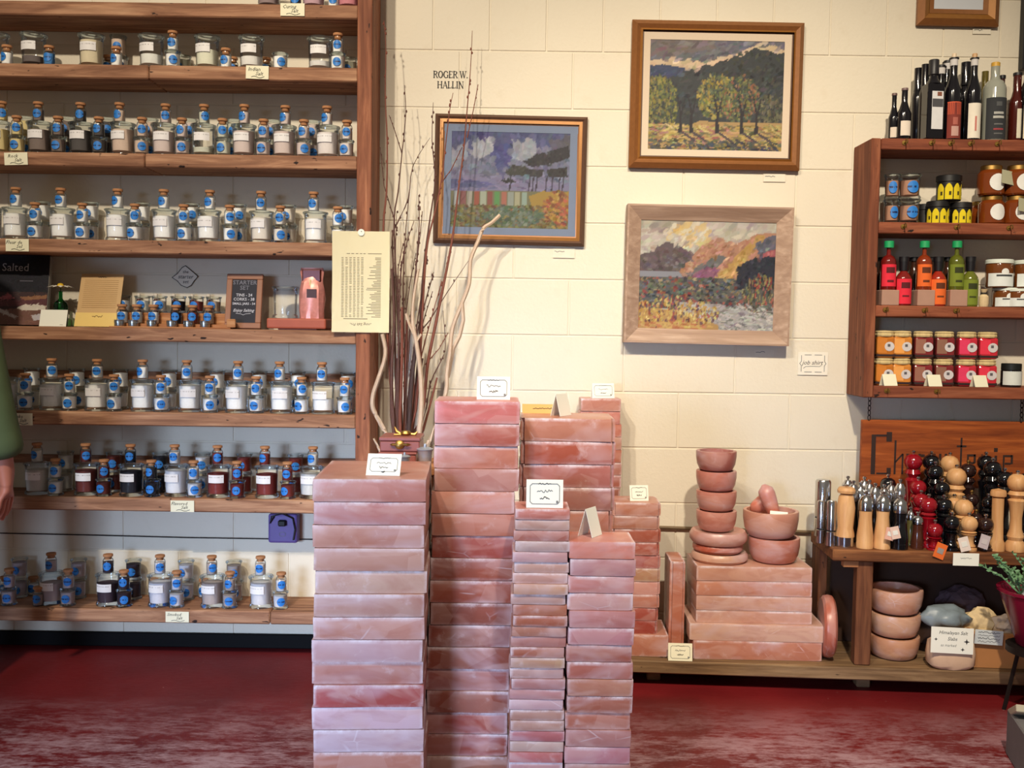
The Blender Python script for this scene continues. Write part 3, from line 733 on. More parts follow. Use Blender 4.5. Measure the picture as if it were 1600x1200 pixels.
# round salt tray with empty jar and foil bag
t = thing('salt_tray', 'reddish slab tray at the right end of the fourth shelf up', 'tray', (wx(468, .13, zb4), -.125, zb4))
ob('slab', bevbox('slab', 92/447, .12, .036, plain('terracotta_slab', (168, 84, 60), .6, var=.12), .006, 2, True), t, (0, 0, .004))
ob('foot', bevbox('foot', 60/447, .08, .005, plain('terracotta_slab', (168, 84, 60)), 0, 1, True), t)
zt = zb4+.040
t = thing('empty_jar', 'empty lidded glass jar on the reddish tray', 'jar', (wx(446, .13, zt), -.13, zt))
ob('jar_glass', LJ['glass'], t, scale=(1.08, 1.08, 1.0)); ob('jar_lid', LJ['lid'], t, scale=(1.08, 1.08, 1.0))
t = thing('foil_bag', 'crumpled pink foil bag tied with a cream tie', 'bag', (wx(487, .13, zt), -.125, zt))
bm = bmesh.new(); bmesh.ops.create_grid(bm, x_segments=1, y_segments=1, size=1); bm.free()
m = MB(); prof = [(.040, 0), (.042, .03), (.040, .07), (.041, .10), (.036, .125), (.034, .135), (.037, .165), (.036, .178)]
V = []; n = 20
for (r_, z_) in prof:
    for i in range(n):
        a = 2*PI*i/n; k_ = r_*1.08*(1+.22*noise.noise(Vector((math.cos(a)*2, math.sin(a)*2, z_*40))))
        fl_ = .62 if z_ < .12 else max(.14, .62-(z_-.12)*11)
        V.append((k_*math.cos(a), k_*math.sin(a)*fl_, z_))
Fc = [(r*n+i, r*n+(i+1) % n, (r+1)*n+(i+1) % n, (r+1)*n+i) for r in range(len(prof)-1) for i in range(n)]
Fc += [tuple(range(n))[::-1], tuple((len(prof)-1)*n+i for i in range(n))]
m.add(V, Fc); ob('foil', m.mesh('foil', plain('pink_foil', (216, 142, 130), .35, .25, var=.35, scale=60), 20), t)
ob('fold_top', bevbox('fold_top', .066, .018, .045, plain('dark_red_foil', (86, 36, 34), .3, .4, var=.2), .004, 2), t, (0, -.004, .150))
ob('tie', bevbox('tie', .005, .004, .02, plain('cream_tie', (220, 196, 140), .6), 0), t, (-.002, -.022, .125))
ob('sticker', bevbox('sticker', .034, .002, .03, plain('dark_bag_sticker', (66, 30, 30), .5), 0), t, (.004, -.0275, .088))
# purple plug box under the second shelf
q = at(444, 824, .03); t = thing('purple_disc_box', 'small purple square box on the wall under the second shelf', 'box', q)
s_ = F/3.57
ob('case', bevbox('case', 46/s_, .05, 46/s_, plain('purple_plastic', (104, 84, 150), .5, var=.12), .008, 2), t)
ob('cord', MB().tube([(-.03, -.03, .045), (-.045, -.032, .02), (-.04, -.03, .045), (0, -.034, .058), (.038, -.032, .04), (.046, -.03, 0), (.04, -.03, -.04)], .0028, 6).mesh('cord', M_BLACK), t)
ob('plug', bevbox('plug', .028, .02, .022, M_BLACK, .004), t, (0, -.032, .022))
ob('print', MB().ribbon([(.012*math.cos(a*.7), -.02+.008*math.sin(a*.7)) for a in range(10)], .0015, -.0256).mesh('print', M_GREYINK, 0), t)

# ------------------------------------------------------------------ salt block stacks
def salt_mesh(w_, dp, t_, seed, edge=0.0095, rough=0.0016, round_=0.0):
    def lines(L, n):
        e = min(edge, L*0.3); inner = [e+(L-2*e)*i/n for i in range(n+1)]
        return [0]+inner+[L]
    xs, ys, zs = lines(w_, 8), lines(dp, 4), lines(t_, 1)
    idx = {}; V = []; FR = []
    def vid(i, j, k):
        key = (i, j, k)
        if key in idx: return idx[key]
        ex = (i in (0, len(xs)-1))+(j in (0, len(ys)-1))+(k in (0, len(zs)-1))
        p = Vector((xs[i]-w_/2, ys[j]-dp/2, zs[k]))
        if ex >= 2:
            q = 0.0016+round_*(1 if (i in (0, len(xs)-1) and j in (0, len(ys)-1)) else 0)
            if i == 0: p.x += q
            if i == len(xs)-1: p.x -= q
            if j == 0: p.y += q
            if j == len(ys)-1: p.y -= q
            if k == 0 and ex == 3: p.z += 0.001
            if k == len(zs)-1: p.z -= min(0.0009, t_*0.03)
            if k == 0: p.z += min(0.0006, t_*0.02)
        nv = noise.noise_vector(p*18+Vector((seed*3.3, seed*1.7, 0)))
        p += Vector((nv.x*rough, nv.y*rough, nv.z*rough*0.25 if 0 < k < len(zs)-1 else 0))
        idx[key] = len(V); V.append(p); FR.append((1.0 if k == len(zs)-1 else 0.35 if k == 0 else 0.75) if ex >= 2 else 0.0); return idx[key]
    Fc = []
    I, J, K = len(xs), len(ys), len(zs)
    for i in range(I-1):
        for j in range(J-1):
            Fc += [(vid(i, j, 0), vid(i, j+1, 0), vid(i+1, j+1, 0), vid(i+1, j, 0)), (vid(i, j, K-1), vid(i+1, j, K-1), vid(i+1, j+1, K-1), vid(i, j+1, K-1))]
    for i in range(I-1):
        for k in range(K-1):
            Fc += [(vid(i, 0, k), vid(i+1, 0, k), vid(i+1, 0, k+1), vid(i, 0, k+1)), (vid(i, J-1, k), vid(i, J-1, k+1), vid(i+1, J-1, k+1), vid(i+1, J-1, k))]
    for j in range(J-1):
        for k in range(K-1):
            Fc += [(vid(0, j, k), vid(0, j, k+1), vid(0, j+1, k+1), vid(0, j+1, k)), (vid(I-1, j, k), vid(I-1, j+1, k), vid(I-1, j+1, k+1), vid(I-1, j, k+1))]
    me = bpy.data.meshes.new('salt_block'); me.from_pydata(V, [], Fc)
    a = me.attributes.new('frost', 'FLOAT', 'POINT'); a.data.foreach_set('value', FR)
    me.polygons.foreach_set('use_smooth', [True]*len(me.polygons)); me.set_sharp_from_angle(angle=rad(40))
    me.materials.append(M_SALTBLOCK); return me
PAL = [(204, 132, 114), (190, 116, 102), (196, 136, 124), (180, 100, 84), (204, 152, 142), (196, 142, 134)]
PALE = [(206, 164, 160), (202, 154, 148), (196, 142, 134), (206, 172, 172), (186, 120, 108)]
DEEP = [(162, 82, 66), (152, 76, 60), (170, 94, 78), (140, 70, 56), (164, 102, 90)]  # deepened so the second stack's lower blocks carry their shade in the colour
ORG = [(198, 142, 118), (190, 132, 108), (202, 152, 130), (178, 114, 94)]
STK = {}
def stack(key, desc, pxl, pxr, py_top, d, depth, t_, palette, group, zfloor=0.0, rz=0.0, jit=0.0035, taper=0.0, first=None, rnd_corner=0.0, n_force=None, lean=0.0):
    r = random.Random(key)
    q0 = at(pxl, py_top, d); q1 = at(pxr, py_top, d); w_ = q1.x-q0.x; ztop = (q0.z+q1.z)/2
    n = n_force or max(1, round((ztop-zfloor)/t_)); t_ = (ztop-zfloor)/n
    meshes = [salt_mesh(w_*r.uniform(.985, 1.005), depth*r.uniform(.97, 1.0), t_, sum(map(ord, key))+i, round_=rnd_corner) for i in range(6)]
    cx = (q0.x+q1.x)/2; cy = -d+depth/2
    for k in range(n):                      # k = 0 is the top block
        z = ztop-(k+1)*t_
        c = palette[r.randrange(len(palette))]
        if first and k < len(first): c = first[k]
        c = tuple(max(0, min(255, v+r.randint(-8, 8))) for v in c)
        jx, jy = (r.uniform(-jit, jit), r.uniform(-jit, jit)) if k else (0, 0)
        o = ob('salt_block', meshes[r.randrange(6)], None, (cx+jx+lean*min(k, 14), cy+jy, z), (0, 0, rz+r.uniform(-.012, .012)), c)
        lab = f'top pink salt block of the {desc}' if k == 0 else f'pink salt block, {ORD[k]} from top of the {desc}'
        tag(o, lab, 'salt block', group)
    STK[key] = (cx, cy, ztop, w_, depth)
stack('A', 'wide front left stack', 483, 661, 749, 1.65, 0.29, 0.0455, PALE+PAL, 'blocks of the front left stack', rz=rad(2.5), first=[(208, 140, 124), (200, 128, 114), (204, 138, 122), (208, 150, 138), (212, 168, 158), (206, 150, 138), (200, 140, 128), (214, 170, 164), (196, 124, 112), (178, 92, 78), (216, 186, 186), (218, 188, 186)])
stack('B', 'tall second stack', 677, 812, 627, 1.48, 0.16, 0.0490, DEEP, 'blocks of the tall second stack', rz=rad(1.0), first=[(214, 136, 120), (196, 108, 88), (206, 136, 118), (186, 134, 128), (208, 142, 122), (176, 96, 80), (170, 88, 74)], lean=-0.0010)
stack('C', 'narrow stack of thin slabs', 804, 892, 796, 1.60, 0.10, 0.0222, PAL+ORG+PALE, 'slabs of the narrow stack', jit=.003, lean=-0.0004)
stack('D', 'front right stack', 888, 994, 847, 1.60, 0.11, 0.0362, PAL+PALE, 'blocks of the front right stack', first=[(222, 142, 112), (202, 152, 148), (200, 134, 122), (214, 172, 164), (200, 146, 146)])
stack('E', 'wide stack behind the thin slabs', 813, 963, 654, 1.40, 0.17, 0.0515, DEEP+ORG, 'blocks of the wide middle stack', rnd_corner=.008, first=[(206, 132, 108), (178, 88, 68), (178, 116, 104), (172, 112, 100), (190, 120, 100)])

# ------------------------------------------------------------------ bench plank along the wall (turned a little)
BA = rad(-3.2)
BX0 = wx(900, .3, .1); BD0 = .36
def bd(x): return BD0+math.tan(-BA)*(x-BX0)          # distance of the bench front from the wall
zp = wz(1032, bd(wx(1000, .36, .1)), wx(1000, .36, .1))
bench = thing('low_bench', 'low wide plank bench along the wall carrying salt slabs', 'bench', (BX0, -BD0, 0), BA)
BL = 1.75
pth = .043
ob('plank', bevbox('plank', BL, .155, pth, M_BENCH, .004, jitter=.0015), bench, (BL/2, .0775, zp-pth/2))
ob('plank', bevbox('plank', BL, .150, pth, M_BENCH, .004, jitter=.0015, seed=4), bench, (BL/2, .235, zp-pth/2))
for px in (1018, 1337):
    lx = wx(px, .27, .03)-BX0
    for yy in (.10, .26): ob('foot', bevbox('foot', .045, .05, zp-pth, M_BENCH, .003), bench, (lx, yy, (zp-pth)/2))
ob('foot', bevbox('foot', .045, .05, zp-pth, M_BENCH, .003), bench, (1.65, .16, (zp-pth)/2))

# stacks standing on the bench
gz = zp
stack('F', 'tall slim stack against the wall', 907, 971, 623, 0.145, 0.105, 0.045, DEEP+ORG, 'blocks of the slim wall stack', zfloor=gz, jit=.004, lean=.0006, first=[(204, 138, 116), (200, 134, 112), (196, 128, 106)])
q0, q1 = at(930, 992, .33), at(1046, 992, .33)
gs = salt_mesh(q1.x-q0.x, .19, at(990, 992, .33).z-gz, 77)
tag(ob('salt_block', gs, None, ((q0.x+q1.x)/2, -.33+.095, gz), (0, 0, rad(-2)), (196, 134, 108)), 'flat base slab under the bench stack of rounded salt blocks', 'salt block')
gz2 = at(990, 992, .33).z
stack('G', 'rounded stack on the bench', 957, 1034, 786, 0.32, 0.15, 0.0455, ORG+DEEP, 'blocks of the rounded bench stack', zfloor=gz2, rnd_corner=.01, first=[(198, 124, 104), (178, 112, 92)])

# ------------------------------------------------------------------ price cards
def price_card(px, py, wpx, hpx, d, label, rz=0.0, tilt=14, tent=True, border=True, lines=2, seed=0, mat=M_PAPER, skew=0.0, blot=True, zbase=None):
    "card whose lower edge centre is seen at (px, py)"
    s = F/(3.6-d); w_, h_ = wpx/s, hpx/s
    q = at(px, py, d)
    if zbase is not None: q.z = zbase
    t = thing('price_card', label, 'price card', q, rot=(0, skew, rz))
    m = MB(); ta = math.tan(rad(tilt)); th = .0008
    m.box((0, h_*ta/2, h_/2), (w_, th, h_/math.cos(rad(tilt))), Matrix.Rotation(-rad(tilt), 3, 'X'))
    ob('card_front', m.mesh('card_front', mat, 0), t)
    if tent:
        m = MB(); m.box((0, h_*ta*1.5, h_/2), (w_, th, h_/math.cos(rad(tilt))), Matrix.Rotation(rad(tilt), 3, 'X'))
        ob('card_back', m.mesh('card_back', mat, 0), t)
    R_ = (-rad(tilt), 0, 0)
    def pl(m_, nm, ink):
        return ob(nm, m_.mesh(nm, ink, 0), t, (0, h_*ta/2-.0012, h_/2), R_)
    if border:
        a, b, c = w_*.40, h_*.36, w_*.06
        pl(MB().ribbon([(-a+c, b), (-w_*.18, b)], h_*.022).ribbon([(w_*.18, b), (a-c, b), (a, b-c), (a, -b+c), (a-c, -b), (-a+c, -b), (-a, -b+c), (-a, b-c), (-a+c, b)], h_*.022), 'printed_border', M_GREYINK)
        pl(MB().ribbon([(x, z+h_*.36) for x, z in scribble(w_*.34, h_*.02, seed+5, 10)], h_*.025), 'heading', M_INK)
    for k in range(lines):
        pl(MB().ribbon([(x, z+h_*(.10-.24*k)) for x, z in scribble(w_*(.42-.16*k), h_*.05, seed+k, 14)], h_*.022), 'writing', M_GREYINK if k == 0 else M_INK)
    if blot: pl(MB().rect(w_*.31, w_*.37, -h_*.33, -h_*.24), 'stamp', M_GREYINK)
    return t
zt = lambda k: STK[k][2]+.0005
price_card(598, 741, 54, 32, 1.60, 'white price card leaning on the wide front left stack', rz=rad(-3), tilt=32, tent=False, lines=3, seed=1, zbase=zt('A'))
price_card(771, 623, 52, 36, 1.43, 'white tent price card on the tall second stack', rz=rad(2), tilt=9, lines=2, seed=2, zbase=zt('B'))
price_card(851, 792, 58, 44, 1.585, 'large white tent card on the narrow thin-slab stack', rz=0, tilt=8, lines=2, seed=3, zbase=zt('C'))
price_card(933, 836, 34, 44, 1.545, 'white tent card turned sideways on the front right stack', rz=rad(58), tilt=16, lines=0, border=False, seed=4, blot=False, zbase=zt('D'))
price_card(884, 647, 38, 34, 1.33, 'white tent card turned sideways on the wide middle stack', rz=rad(60), tilt=14, lines=0, border=False, seed=5, blot=False, zbase=zt('E'))
price_card(943, 622, 36, 23, 0.12, 'small white tent card on the slim wall stack', rz=rad(12), tilt=12, lines=2, seed=6, zbase=zt('F'))
price_card(999, 783, 30, 24, 0.28, 'small white card on the rounded bench stack', rz=rad(8), tilt=14, tent=False, lines=2, seed=7, zbase=zt('G'))
price_card(1063, 1027, 38, 27, 0.372, 'cream price card standing on the bench before upright slab', rz=rad(-3), tilt=10, lines=2, seed=8, mat=M_TAG, zbase=zp+.0005)
# tan card lying behind the wide stack's tent card
zE = STK['E'][2]
t = thing('kraft_card', 'tan kraft card standing on the wide middle stack', 'card', (wx(845, 1.27, zE), -1.27, zE), rot=(rad(-8), 0, 0))
ob('sheet', bevbox('sheet', .088, .0012, .022, plain('kraft_paper', (222, 184, 116), .75), 0), t, (0, 0, .011))
ob('writing', MB().ribbon(scribble(.045, .0012, 31, 20), .0012, -.001).mesh('writing', M_INK, 0), t, (.004, 0, .012))

# ------------------------------------------------------------------ goods behind the front left stack
pz = at(640, 722, 1.10).z
px0, px1 = wx(590, 1.1, pz), wx(676, 1.1, pz)
t = thing('display_crate', 'wooden crate stand behind the front left salt stack', 'crate', ((px0+px1)/2, -1.10, 0))
cwid = px1-px0+.03
ob('top', bevbox('top', cwid, .20, .02, M_RACK, .003), t, (0, 0, pz-.01))
for sx in (-1, 1):
    for sy in (-1, 1): ob('leg', bevbox('leg', .03, .03, pz-.02, M_BENCHZ, .003), t, (sx*(cwid/2-.02), sy*.08, (pz-.02)/2))
for zz_ in (.12, .45):
    ob('rail', bevbox('rail', cwid-.05, .015, .05, M_BENCH, .003), t, (0, -.08, zz_)); ob('rail', bevbox('rail', cwid-.05, .015, .05, M_BENCH, .003), t, (0, .08, zz_))
RB = plain('red_brown_leather', (142, 82, 76), .45, var=.1)
def gift_box(pxa, pxb, pya, pyb, d, dep, label, cl):
    z0 = pz if pyb > 712 else at(620, pyb, d).z
    a, b = at(pxa, pya, d), at(pxb, pya, d); h_ = a.z-z0
    t = thing('gift_box', label, 'box', ((a.x+b.x)/2, -d, z0)); w_ = b.x-a.x
    ob('box_body', bevbox('box_body', w_, dep, h_*.8, RB, .003, base=True), t, (0, dep/2, 0))
    ob('box_lid', bevbox('box_lid', w_+.004, dep+.004, h_*.2, RB, .002, base=True), t, (0, dep/2, h_*.8+.0005))
    return t, w_, h_
t1, w1, h1 = gift_box(592, 650, 707, 722, 1.13, .12, 'lower red-brown box under the brass-trimmed box', None)
zb1 = pz+h1+.001
def brass(parent, loc, s, name='brass_ornament'):
    m = MB(); m.lathe([(0, 0), (.010*s, .001), (.013*s, .004*s), (.008*s, .008*s), (0, .009*s)], 14, caps=False)
    m.tube([(-.010*s, 0, .004*s), (-.020*s, 0, .006*s), (-.026*s, 0, .003*s)], [.003*s, .004*s, .0015*s], 6)
    m.tube([(.010*s, 0, .004*s), (.022*s, 0, .009*s), (.030*s, 0, .006*s)], [.003*s, .0045*s, .0015*s], 6)
    return ob(name, m.mesh(name, M_BRASS), parent, loc)
a, b = at(595, 682, 1.10), at(657, 682, 1.10)
t = thing('gift_box', 'upper red-brown box with a brass clasp behind the price card', 'box', ((a.x+b.x)/2, -1.12, zb1)); w2 = b.x-a.x; h2 = a.z-zb1
ob('box_body', bevbox('box_body', w2, .11, h2*.75, RB, .003, base=True), t, (0, .055, 0)); ob('box_lid', bevbox('box_lid', w2+.004, .114, h2*.25, RB, .002, base=True), t, (0, .055, h2*.75+.0003))
br = brass(t, (0, -.001, h2*.5), .9, 'clasp'); br.rotation_euler = (rad(80), 0, 0)
zt2 = zb1+h2
m = MB().lathe([(0, 0), (.010, .001), (.0145, .006), (.011, .012), (0, .014)], 16, caps=False)
m.tube([(-.012, 0, .004), (-.024, .004, .010), (-.030, .004, .022)], [.003, .004, .002], 6); m.tube([(.012, 0, .004), (.024, 0, .003), (.030, 0, .010)], [.003, .0045, .002], 6); m.tube([(-.012, -.004, .003), (-.03, -.01, .003)], [.003, .002], 6)
tag(ob('brass_ornament', m.mesh('brass_ornament', M_BRASS), None, (wx(634, 1.07, zt2), -1.07, zt2)), 'small brass ornament lying on the upper red-brown box', 'ornament')
POT = [(0, 0), (.014, 0), (.0165, .004), (.0175, .02), (.019, .032), (.0205, .034)]
def pewter_pot(px, pyb, d, s, label, z0):
    x = wx(px, d, z0); t = thing('pewter_pot', label, 'pot', (x, -d, z0)); t.scale = (s, s, s)
    ob('pot_body', MB().lathe(POT, 18).mesh('pot_body', M_PEWTER), t)
    ob('pot_lid', MB().lathe([(0, .034), (.021, .0345), (.0215, .037), (.012, .041), (.004, .042), (.0045, .046), (.003, .05), (0, .051)], 18, caps=False).mesh('pot_lid', M_PEWTER), t)
pewter_pot(632, 720, 1.19, .72, 'small lidded pewter pot beside the red-brown boxes', pz)
pewter_pot(664, 712, 1.12, 1.0, 'taller lidded pewter pot next to the tall second stack', pz)

# ------------------------------------------------------------------ vase of branches
vx_, vd_ = wx(630, .24, .5), .235
zv = .66
t = thing('branch_vase', 'tall dark vase holding branches beside the shelf post', 'vase', (vx_, -vd_, 0))
ob('vase_body', MB().lathe([(0, 0), (.075, 0), (.085, .01), (.092, .2), (.085, .45), (.075, .6), (.08, zv), (.072, zv), (.068, .6), (.078, .45), (.084, .2), (.07, .02), (0, .02)], 28, caps=False).mesh('vase_body', M_CERAMIC), t)
def branch(pts, r0, r1, label, mat, d0, d1, buds=0, seed=0, name='willow_branch', extra=()):
    r = random.Random(seed); n = len(pts)
    P = [at(px, py, d0+(d1-d0)*i/(n-1)) for i, (px, py) in enumerate(pts)]      # tip first
    foot_a = Vector((vx_+r.uniform(-.05, .05), -vd_+r.uniform(-.045, .045), zv+.01)); foot_b = Vector((vx_+r.uniform(-.04, .04), -vd_+r.uniform(-.04, .04), .04))
    P += [foot_a, foot_b]
    # smooth
    Q = []
    for i in range(len(P)-1):
        p0, p1, p2, p3 = P[max(i-1, 0)], P[i], P[i+1], P[min(i+2, len(P)-1)]
        for k in range(3):
            s = k/3; Q.append(0.5*((2*p1)+(-p0+p2)*s+(2*p0-5*p1+4*p2-p3)*s*s+(-p0+3*p1-3*p2+p3)*s**3))
    Q.append(P[-1])
    R_ = [r1+(r0-r1)*min(1, i/(len(Q)*.7)) for i in range(len(Q))]
    m = MB().tube(Q, R_, 6)
    for ex in extra:
        E = [at(px, py, (d0+d1)/2) for px, py in ex]; m.tube(E, [r1+(r0-r1)*.1+.0003*i for i in range(len(E))], 5)
        if buds:
            for k in range(len(E)-1):
                for s in (.2, .55, .85):
                    p = E[k].lerp(E[k+1], s); m.lathe([(0, -.004), (.0022, 0), (0, .006)], 5, p+Vector((r.uniform(-.003, .003), 0, 0)), False)
    for k in range(buds):
        i = r.randrange(0, int(len(Q)*.6)); j = i+1; p = Q[i].lerp(Q[j], r.random())
        m.lathe([(0, -.004), (.0028, 0), (.002, .005), (0, .008)], 5, p+Vector((r.choice((-1, 1))*.003, 0, 0)), False)
    o = ob(name, m.mesh(name, mat), None); return tag(o, label, 'branch', 'branches in the tall vase')
WB = [
 ([(600, 32), (603, 78), (602, 150), (605, 220), (604, 300), (599, 360), (604, 500), (614, 640)], .0045, .0009, 'leftmost reddish willow branch beside the shelf post', M_BARKR, .16, .22, 10, ()),
 ([(632, 133), (634, 180), (628, 240), (622, 300), (616, 340), (618, 420), (622, 500), (625, 640)], .004, .0009, 'forked thin branch rising left of the wall lettering', M_BARK, .12, .22, 8, ([(608, 180), (617, 205), (628, 240)], [(594, 230), (600, 290), (612, 330), (617, 345)])),
 ([(672, 215), (645, 260), (638, 310), (620, 350), (613, 372), (616, 450), (620, 640)], .0038, .0008, 'branch slanting right towards the lower left picture corner', M_BARK, .10, .22, 8, ()),
 ([(738, 48), (735, 110), (730, 170), (725, 230), (717, 290), (710, 350), (702, 400), (690, 460), (680, 510), (668, 570), (656, 660)], .0055, .0009, 'tallest dark willow branch crossing the blue-matted picture', M_BARKR, .09, .2, 16, ([(747, 132), (740, 170), (730, 215)], [(722, 230), (705, 265), (690, 285)])),
 ([(677, 160), (675, 220), (680, 280), (672, 340), (664, 400), (658, 470), (655, 540), (645, 660)], .0048, .0009, 'budded branch in front of the left picture frame edge', M_BARK, .10, .22, 16, ()),
 ([(708, 145), (703, 170), (697, 220), (690, 280), (680, 330), (668, 380), (662, 450), (650, 640)], .0042, .0009, 'branch with large buds below the wall lettering', M_BARKR, .14, .22, 12, ()),
 ([(654, 305), (655, 350), (650, 420), (640, 520), (634, 660)], .0042, .0011, 'short knobbly branch near the paper sheet, upper one', M_BARK, .18, .22, 22, ([(660, 330), (656, 370), (650, 420)],)),
 ([(647, 345), (634, 385), (626, 430), (623, 520), (622, 660)], .0042, .0011, 'short budded branch closest to the paper sheet', M_BARK, .2, .24, 22, ([(630, 380), (622, 420), (622, 470)],)),
 ([(735, 403), (700, 455), (672, 500), (656, 530), (648, 650)], .0034, .0009, 'thin branch leaning far right below the blue-matted picture', M_BARK, .10, .2, 4, ()),
 ([(692, 485), (696, 540), (690, 562), (672, 600), (660, 660)], .003, .0009, 'thin bent branch above the tall second stack', M_BARK, .12, .2, 8, ()),
 ([(683, 590), (670, 640), (655, 690)], .006, .003, 'short red twig left of the tall second stack', M_BARKR, .2, .22, 0, ()),
 ([(678, 425), (665, 470), (652, 520), (640, 600), (632, 680)], .0045, .0012, 'budded branch midway between the two long driftwood pieces', M_BARK, .15, .22, 18, ()),
 ([(612, 420), (616, 500), (612, 580), (616, 680)], .007, .004, 'thick dark stem low behind the left driftwood', M_BARK, .22, .24, 4, ()),
 ([(650, 540), (643, 600), (638, 690)], .009, .006, 'thickest dark stem between the pale driftwood pieces', plain('dark_bark', (64, 46, 44), .8, var=.3), .24, .24, 0, ()),
 ([(628, 480), (628, 560), (626, 690)], .007, .004, 'middle dark stem low in the branch bundle', M_BARKR, .25, .25, 4, ()),
]
WB += [
 ([(620, 330), (618, 400), (621, 480), (624, 580), (628, 680)], .0040, .0010, 'thin upright budded branch touching the sheet edge, nearest the wall', M_BARK, .06, .2, 14, ()),
 ([(640, 300), (633, 370), (630, 450), (632, 540), (634, 680)], .0040, .0010, 'straight budded branch right of the two short budded ones', M_BARK, .08, .2, 18, ([(650, 395), (641, 440), (634, 490)],)),
 ([(668, 400), (660, 450), (650, 520), (641, 600), (636, 690)], .0042, .0011, 'budded branch leaning left under the picture frame corner', M_BARK, .12, .22, 18, ([(676, 455), (662, 500), (650, 545)],)),
 ([(690, 440), (676, 490), (660, 550), (646, 620), (640, 690)], .0040, .0010, 'thin branch forking under the blue-matted picture', M_BARKR, .13, .22, 10, ([(700, 520), (686, 545), (664, 570)],)),
 ([(608, 470), (610, 560), (617, 690)], .0065, .0035, 'dark stem close to the shelf post', M_BARK, .2, .24, 4, ()),
 ([(636, 500), (634, 590), (631, 690)], .0075, .0045, 'dark reddish stem behind the middle driftwood', M_BARKR, .17, .22, 4, ()),
 ([(660, 560), (650, 620), (642, 690)], .0070, .0040, 'dark stem right of the middle driftwood', M_BARK, .16, .22, 2, ()),
 ([(622, 560), (620, 620), (622, 690)], .0085, .0060, 'stout dark stem low between post and driftwood', M_BARK, .21, .23, 0, ()),
 ([(645, 580), (644, 640), (640, 690)], .0080, .0060, 'stout reddish stem low behind the brass ornament', M_BARKR, .19, .22, 0, ()),
]
for k, (pts, r0, r1, lab, mt, d0, d1, bu, ex) in enumerate(WB): branch(pts, r0, r1, lab, mt, d0, d1, bu, 40+k, 'willow_branch', ex)
branch([(597, 522), (602, 545), (600, 565), (590, 595), (583, 617), (582, 635), (588, 650), (596, 664), (608, 690)], .0085, .0065, 'pale curved driftwood branch below the paper sheet', M_DRIFT, .26, .24, 0, 1, 'driftwood_branch')
branch([(654, 420), (648, 455), (645, 480), (645, 507), (650, 533), (655, 567), (658, 600), (658, 640), (654, 690)], .0095, .004, 'pale straight driftwood branch in the middle of the bundle', M_DRIFT, .26, .26, 0, 2, 'driftwood_branch', ([(634, 490), (640, 508), (648, 525)], [(658, 522), (650, 535)]))
branch([(781, 336), (768, 348), (755, 357), (747, 377), (735, 407), (733, 443), (720, 478), (707, 513), (703, 550), (698, 585), (697, 612), (680, 670), (650, 720)], .0075, .0065, 'tall pale driftwood branch leaning right over the picture', M_DRIFT, .14, .22, 0, 3, 'driftwood_branch', ([(722, 472), (724, 500), (718, 525), (708, 545), (702, 575), (699, 590)],))
o = ob('driftwood_branch', MB().tube([tuple(at(*p)) for p in ((584, 685, .235), (590, 697, .232), (597, 712, .23), (604, 730, .235), (628, 800, .24))], [.004, .0045, .005, .005, .005], 6).mesh('driftwood_branch', M_DRIFT)); tag(o, 'short pale twig at the foot of the shelf post', 'branch', 'branches in the tall vase')

# ------------------------------------------------------------------ paper sheet pinned to the post
dS = SD+.012
tl, br_ = at(519, 361, dS), at(609, 520, dS)
w_, h_ = br_.x-tl.x-.003, tl.z-br_.z
t = thing('printed_sheet', 'cream sheet with a printed table hung upside down on the post', 'paper', ((tl.x+br_.x)/2, -dS, (tl.z+br_.z)/2))
def curl(u, v): return -.012*(v-.5)**2*2-.006*(u-.5)**2*4*(1 if v < .5 else .6)
m = MB(); nx, nz = 8, 12; V = [((u/nx-.5)*w_, curl(u/nx, v/nz), (v/nz-.5)*h_) for v in range(nz+1) for u in range(nx+1)]
m.add(V, [(v*(nx+1)+u, v*(nx+1)+u+1, (v+1)*(nx+1)+u+1, (v+1)*(nx+1)+u) for v in range(nz) for u in range(nx)])
sm = m.mesh('sheet', M_CREAM); ob('sheet', sm, t)
m = MB(); r = random.Random(5)
def ink(x0, x1, v, th=.0019):
    n = 3
    for k in range(n):
        a, b = x0+(x1-x0)*k/n, x0+(x1-x0)*(k+1)/n
        za = (v-.5)*h_
        m.add([((a-.5)*w_, curl(a, v)-.0008, za-th/2), ((b-.5)*w_, curl(b, v)-.0008, za-th/2), ((b-.5)*w_, curl(b, v)-.0008, za+th/2), ((a-.5)*w_, curl(a, v)-.0008, za+th/2)], [(0, 1, 2, 3)])
for k in range(38):
    v = .155+.0158*k
    for c in range(6):
        if r.random() < .97: ink(.16+.068*c, .16+.068*c+.035+.01*r.random(), v)
    ink(.84-r.uniform(.06, .26), .85, v)
for x0, x1 in ((.25, .31), (.33, .38), (.41, .45), (.48, .52), (.54, .58), (.62, .86)): ink(x0, x1, .78)
ink(.20, .62, .135, .0022)
ob('printed_table', m.mesh('printed_table', plain('table_ink', (120, 104, 80), .8), 0), t)
ob('heading', text_mesh('Finishing Salt Prices', .0135, plain('heading_ink', (96, 84, 66), .8), shear=.2), t, (.004, curl(.5, .09)-.001, -h_*.408), (PI/2, PI, 0))
m = MB(); m.lathe([(0, 0), (.0115, .0004), (.0115, .002), (0, .0022)], 16, caps=False); pin = ob('pin_disc', m.mesh('pin_disc', M_PAPER), t, (.001, -.008, h_/2-.004), UP)
ob('pin', MB().tube([(0, 0, 0), (0, .014, 0)], .0016, 6).mesh('pin', M_IRON), t, (.002, -.013, h_/2-.001))

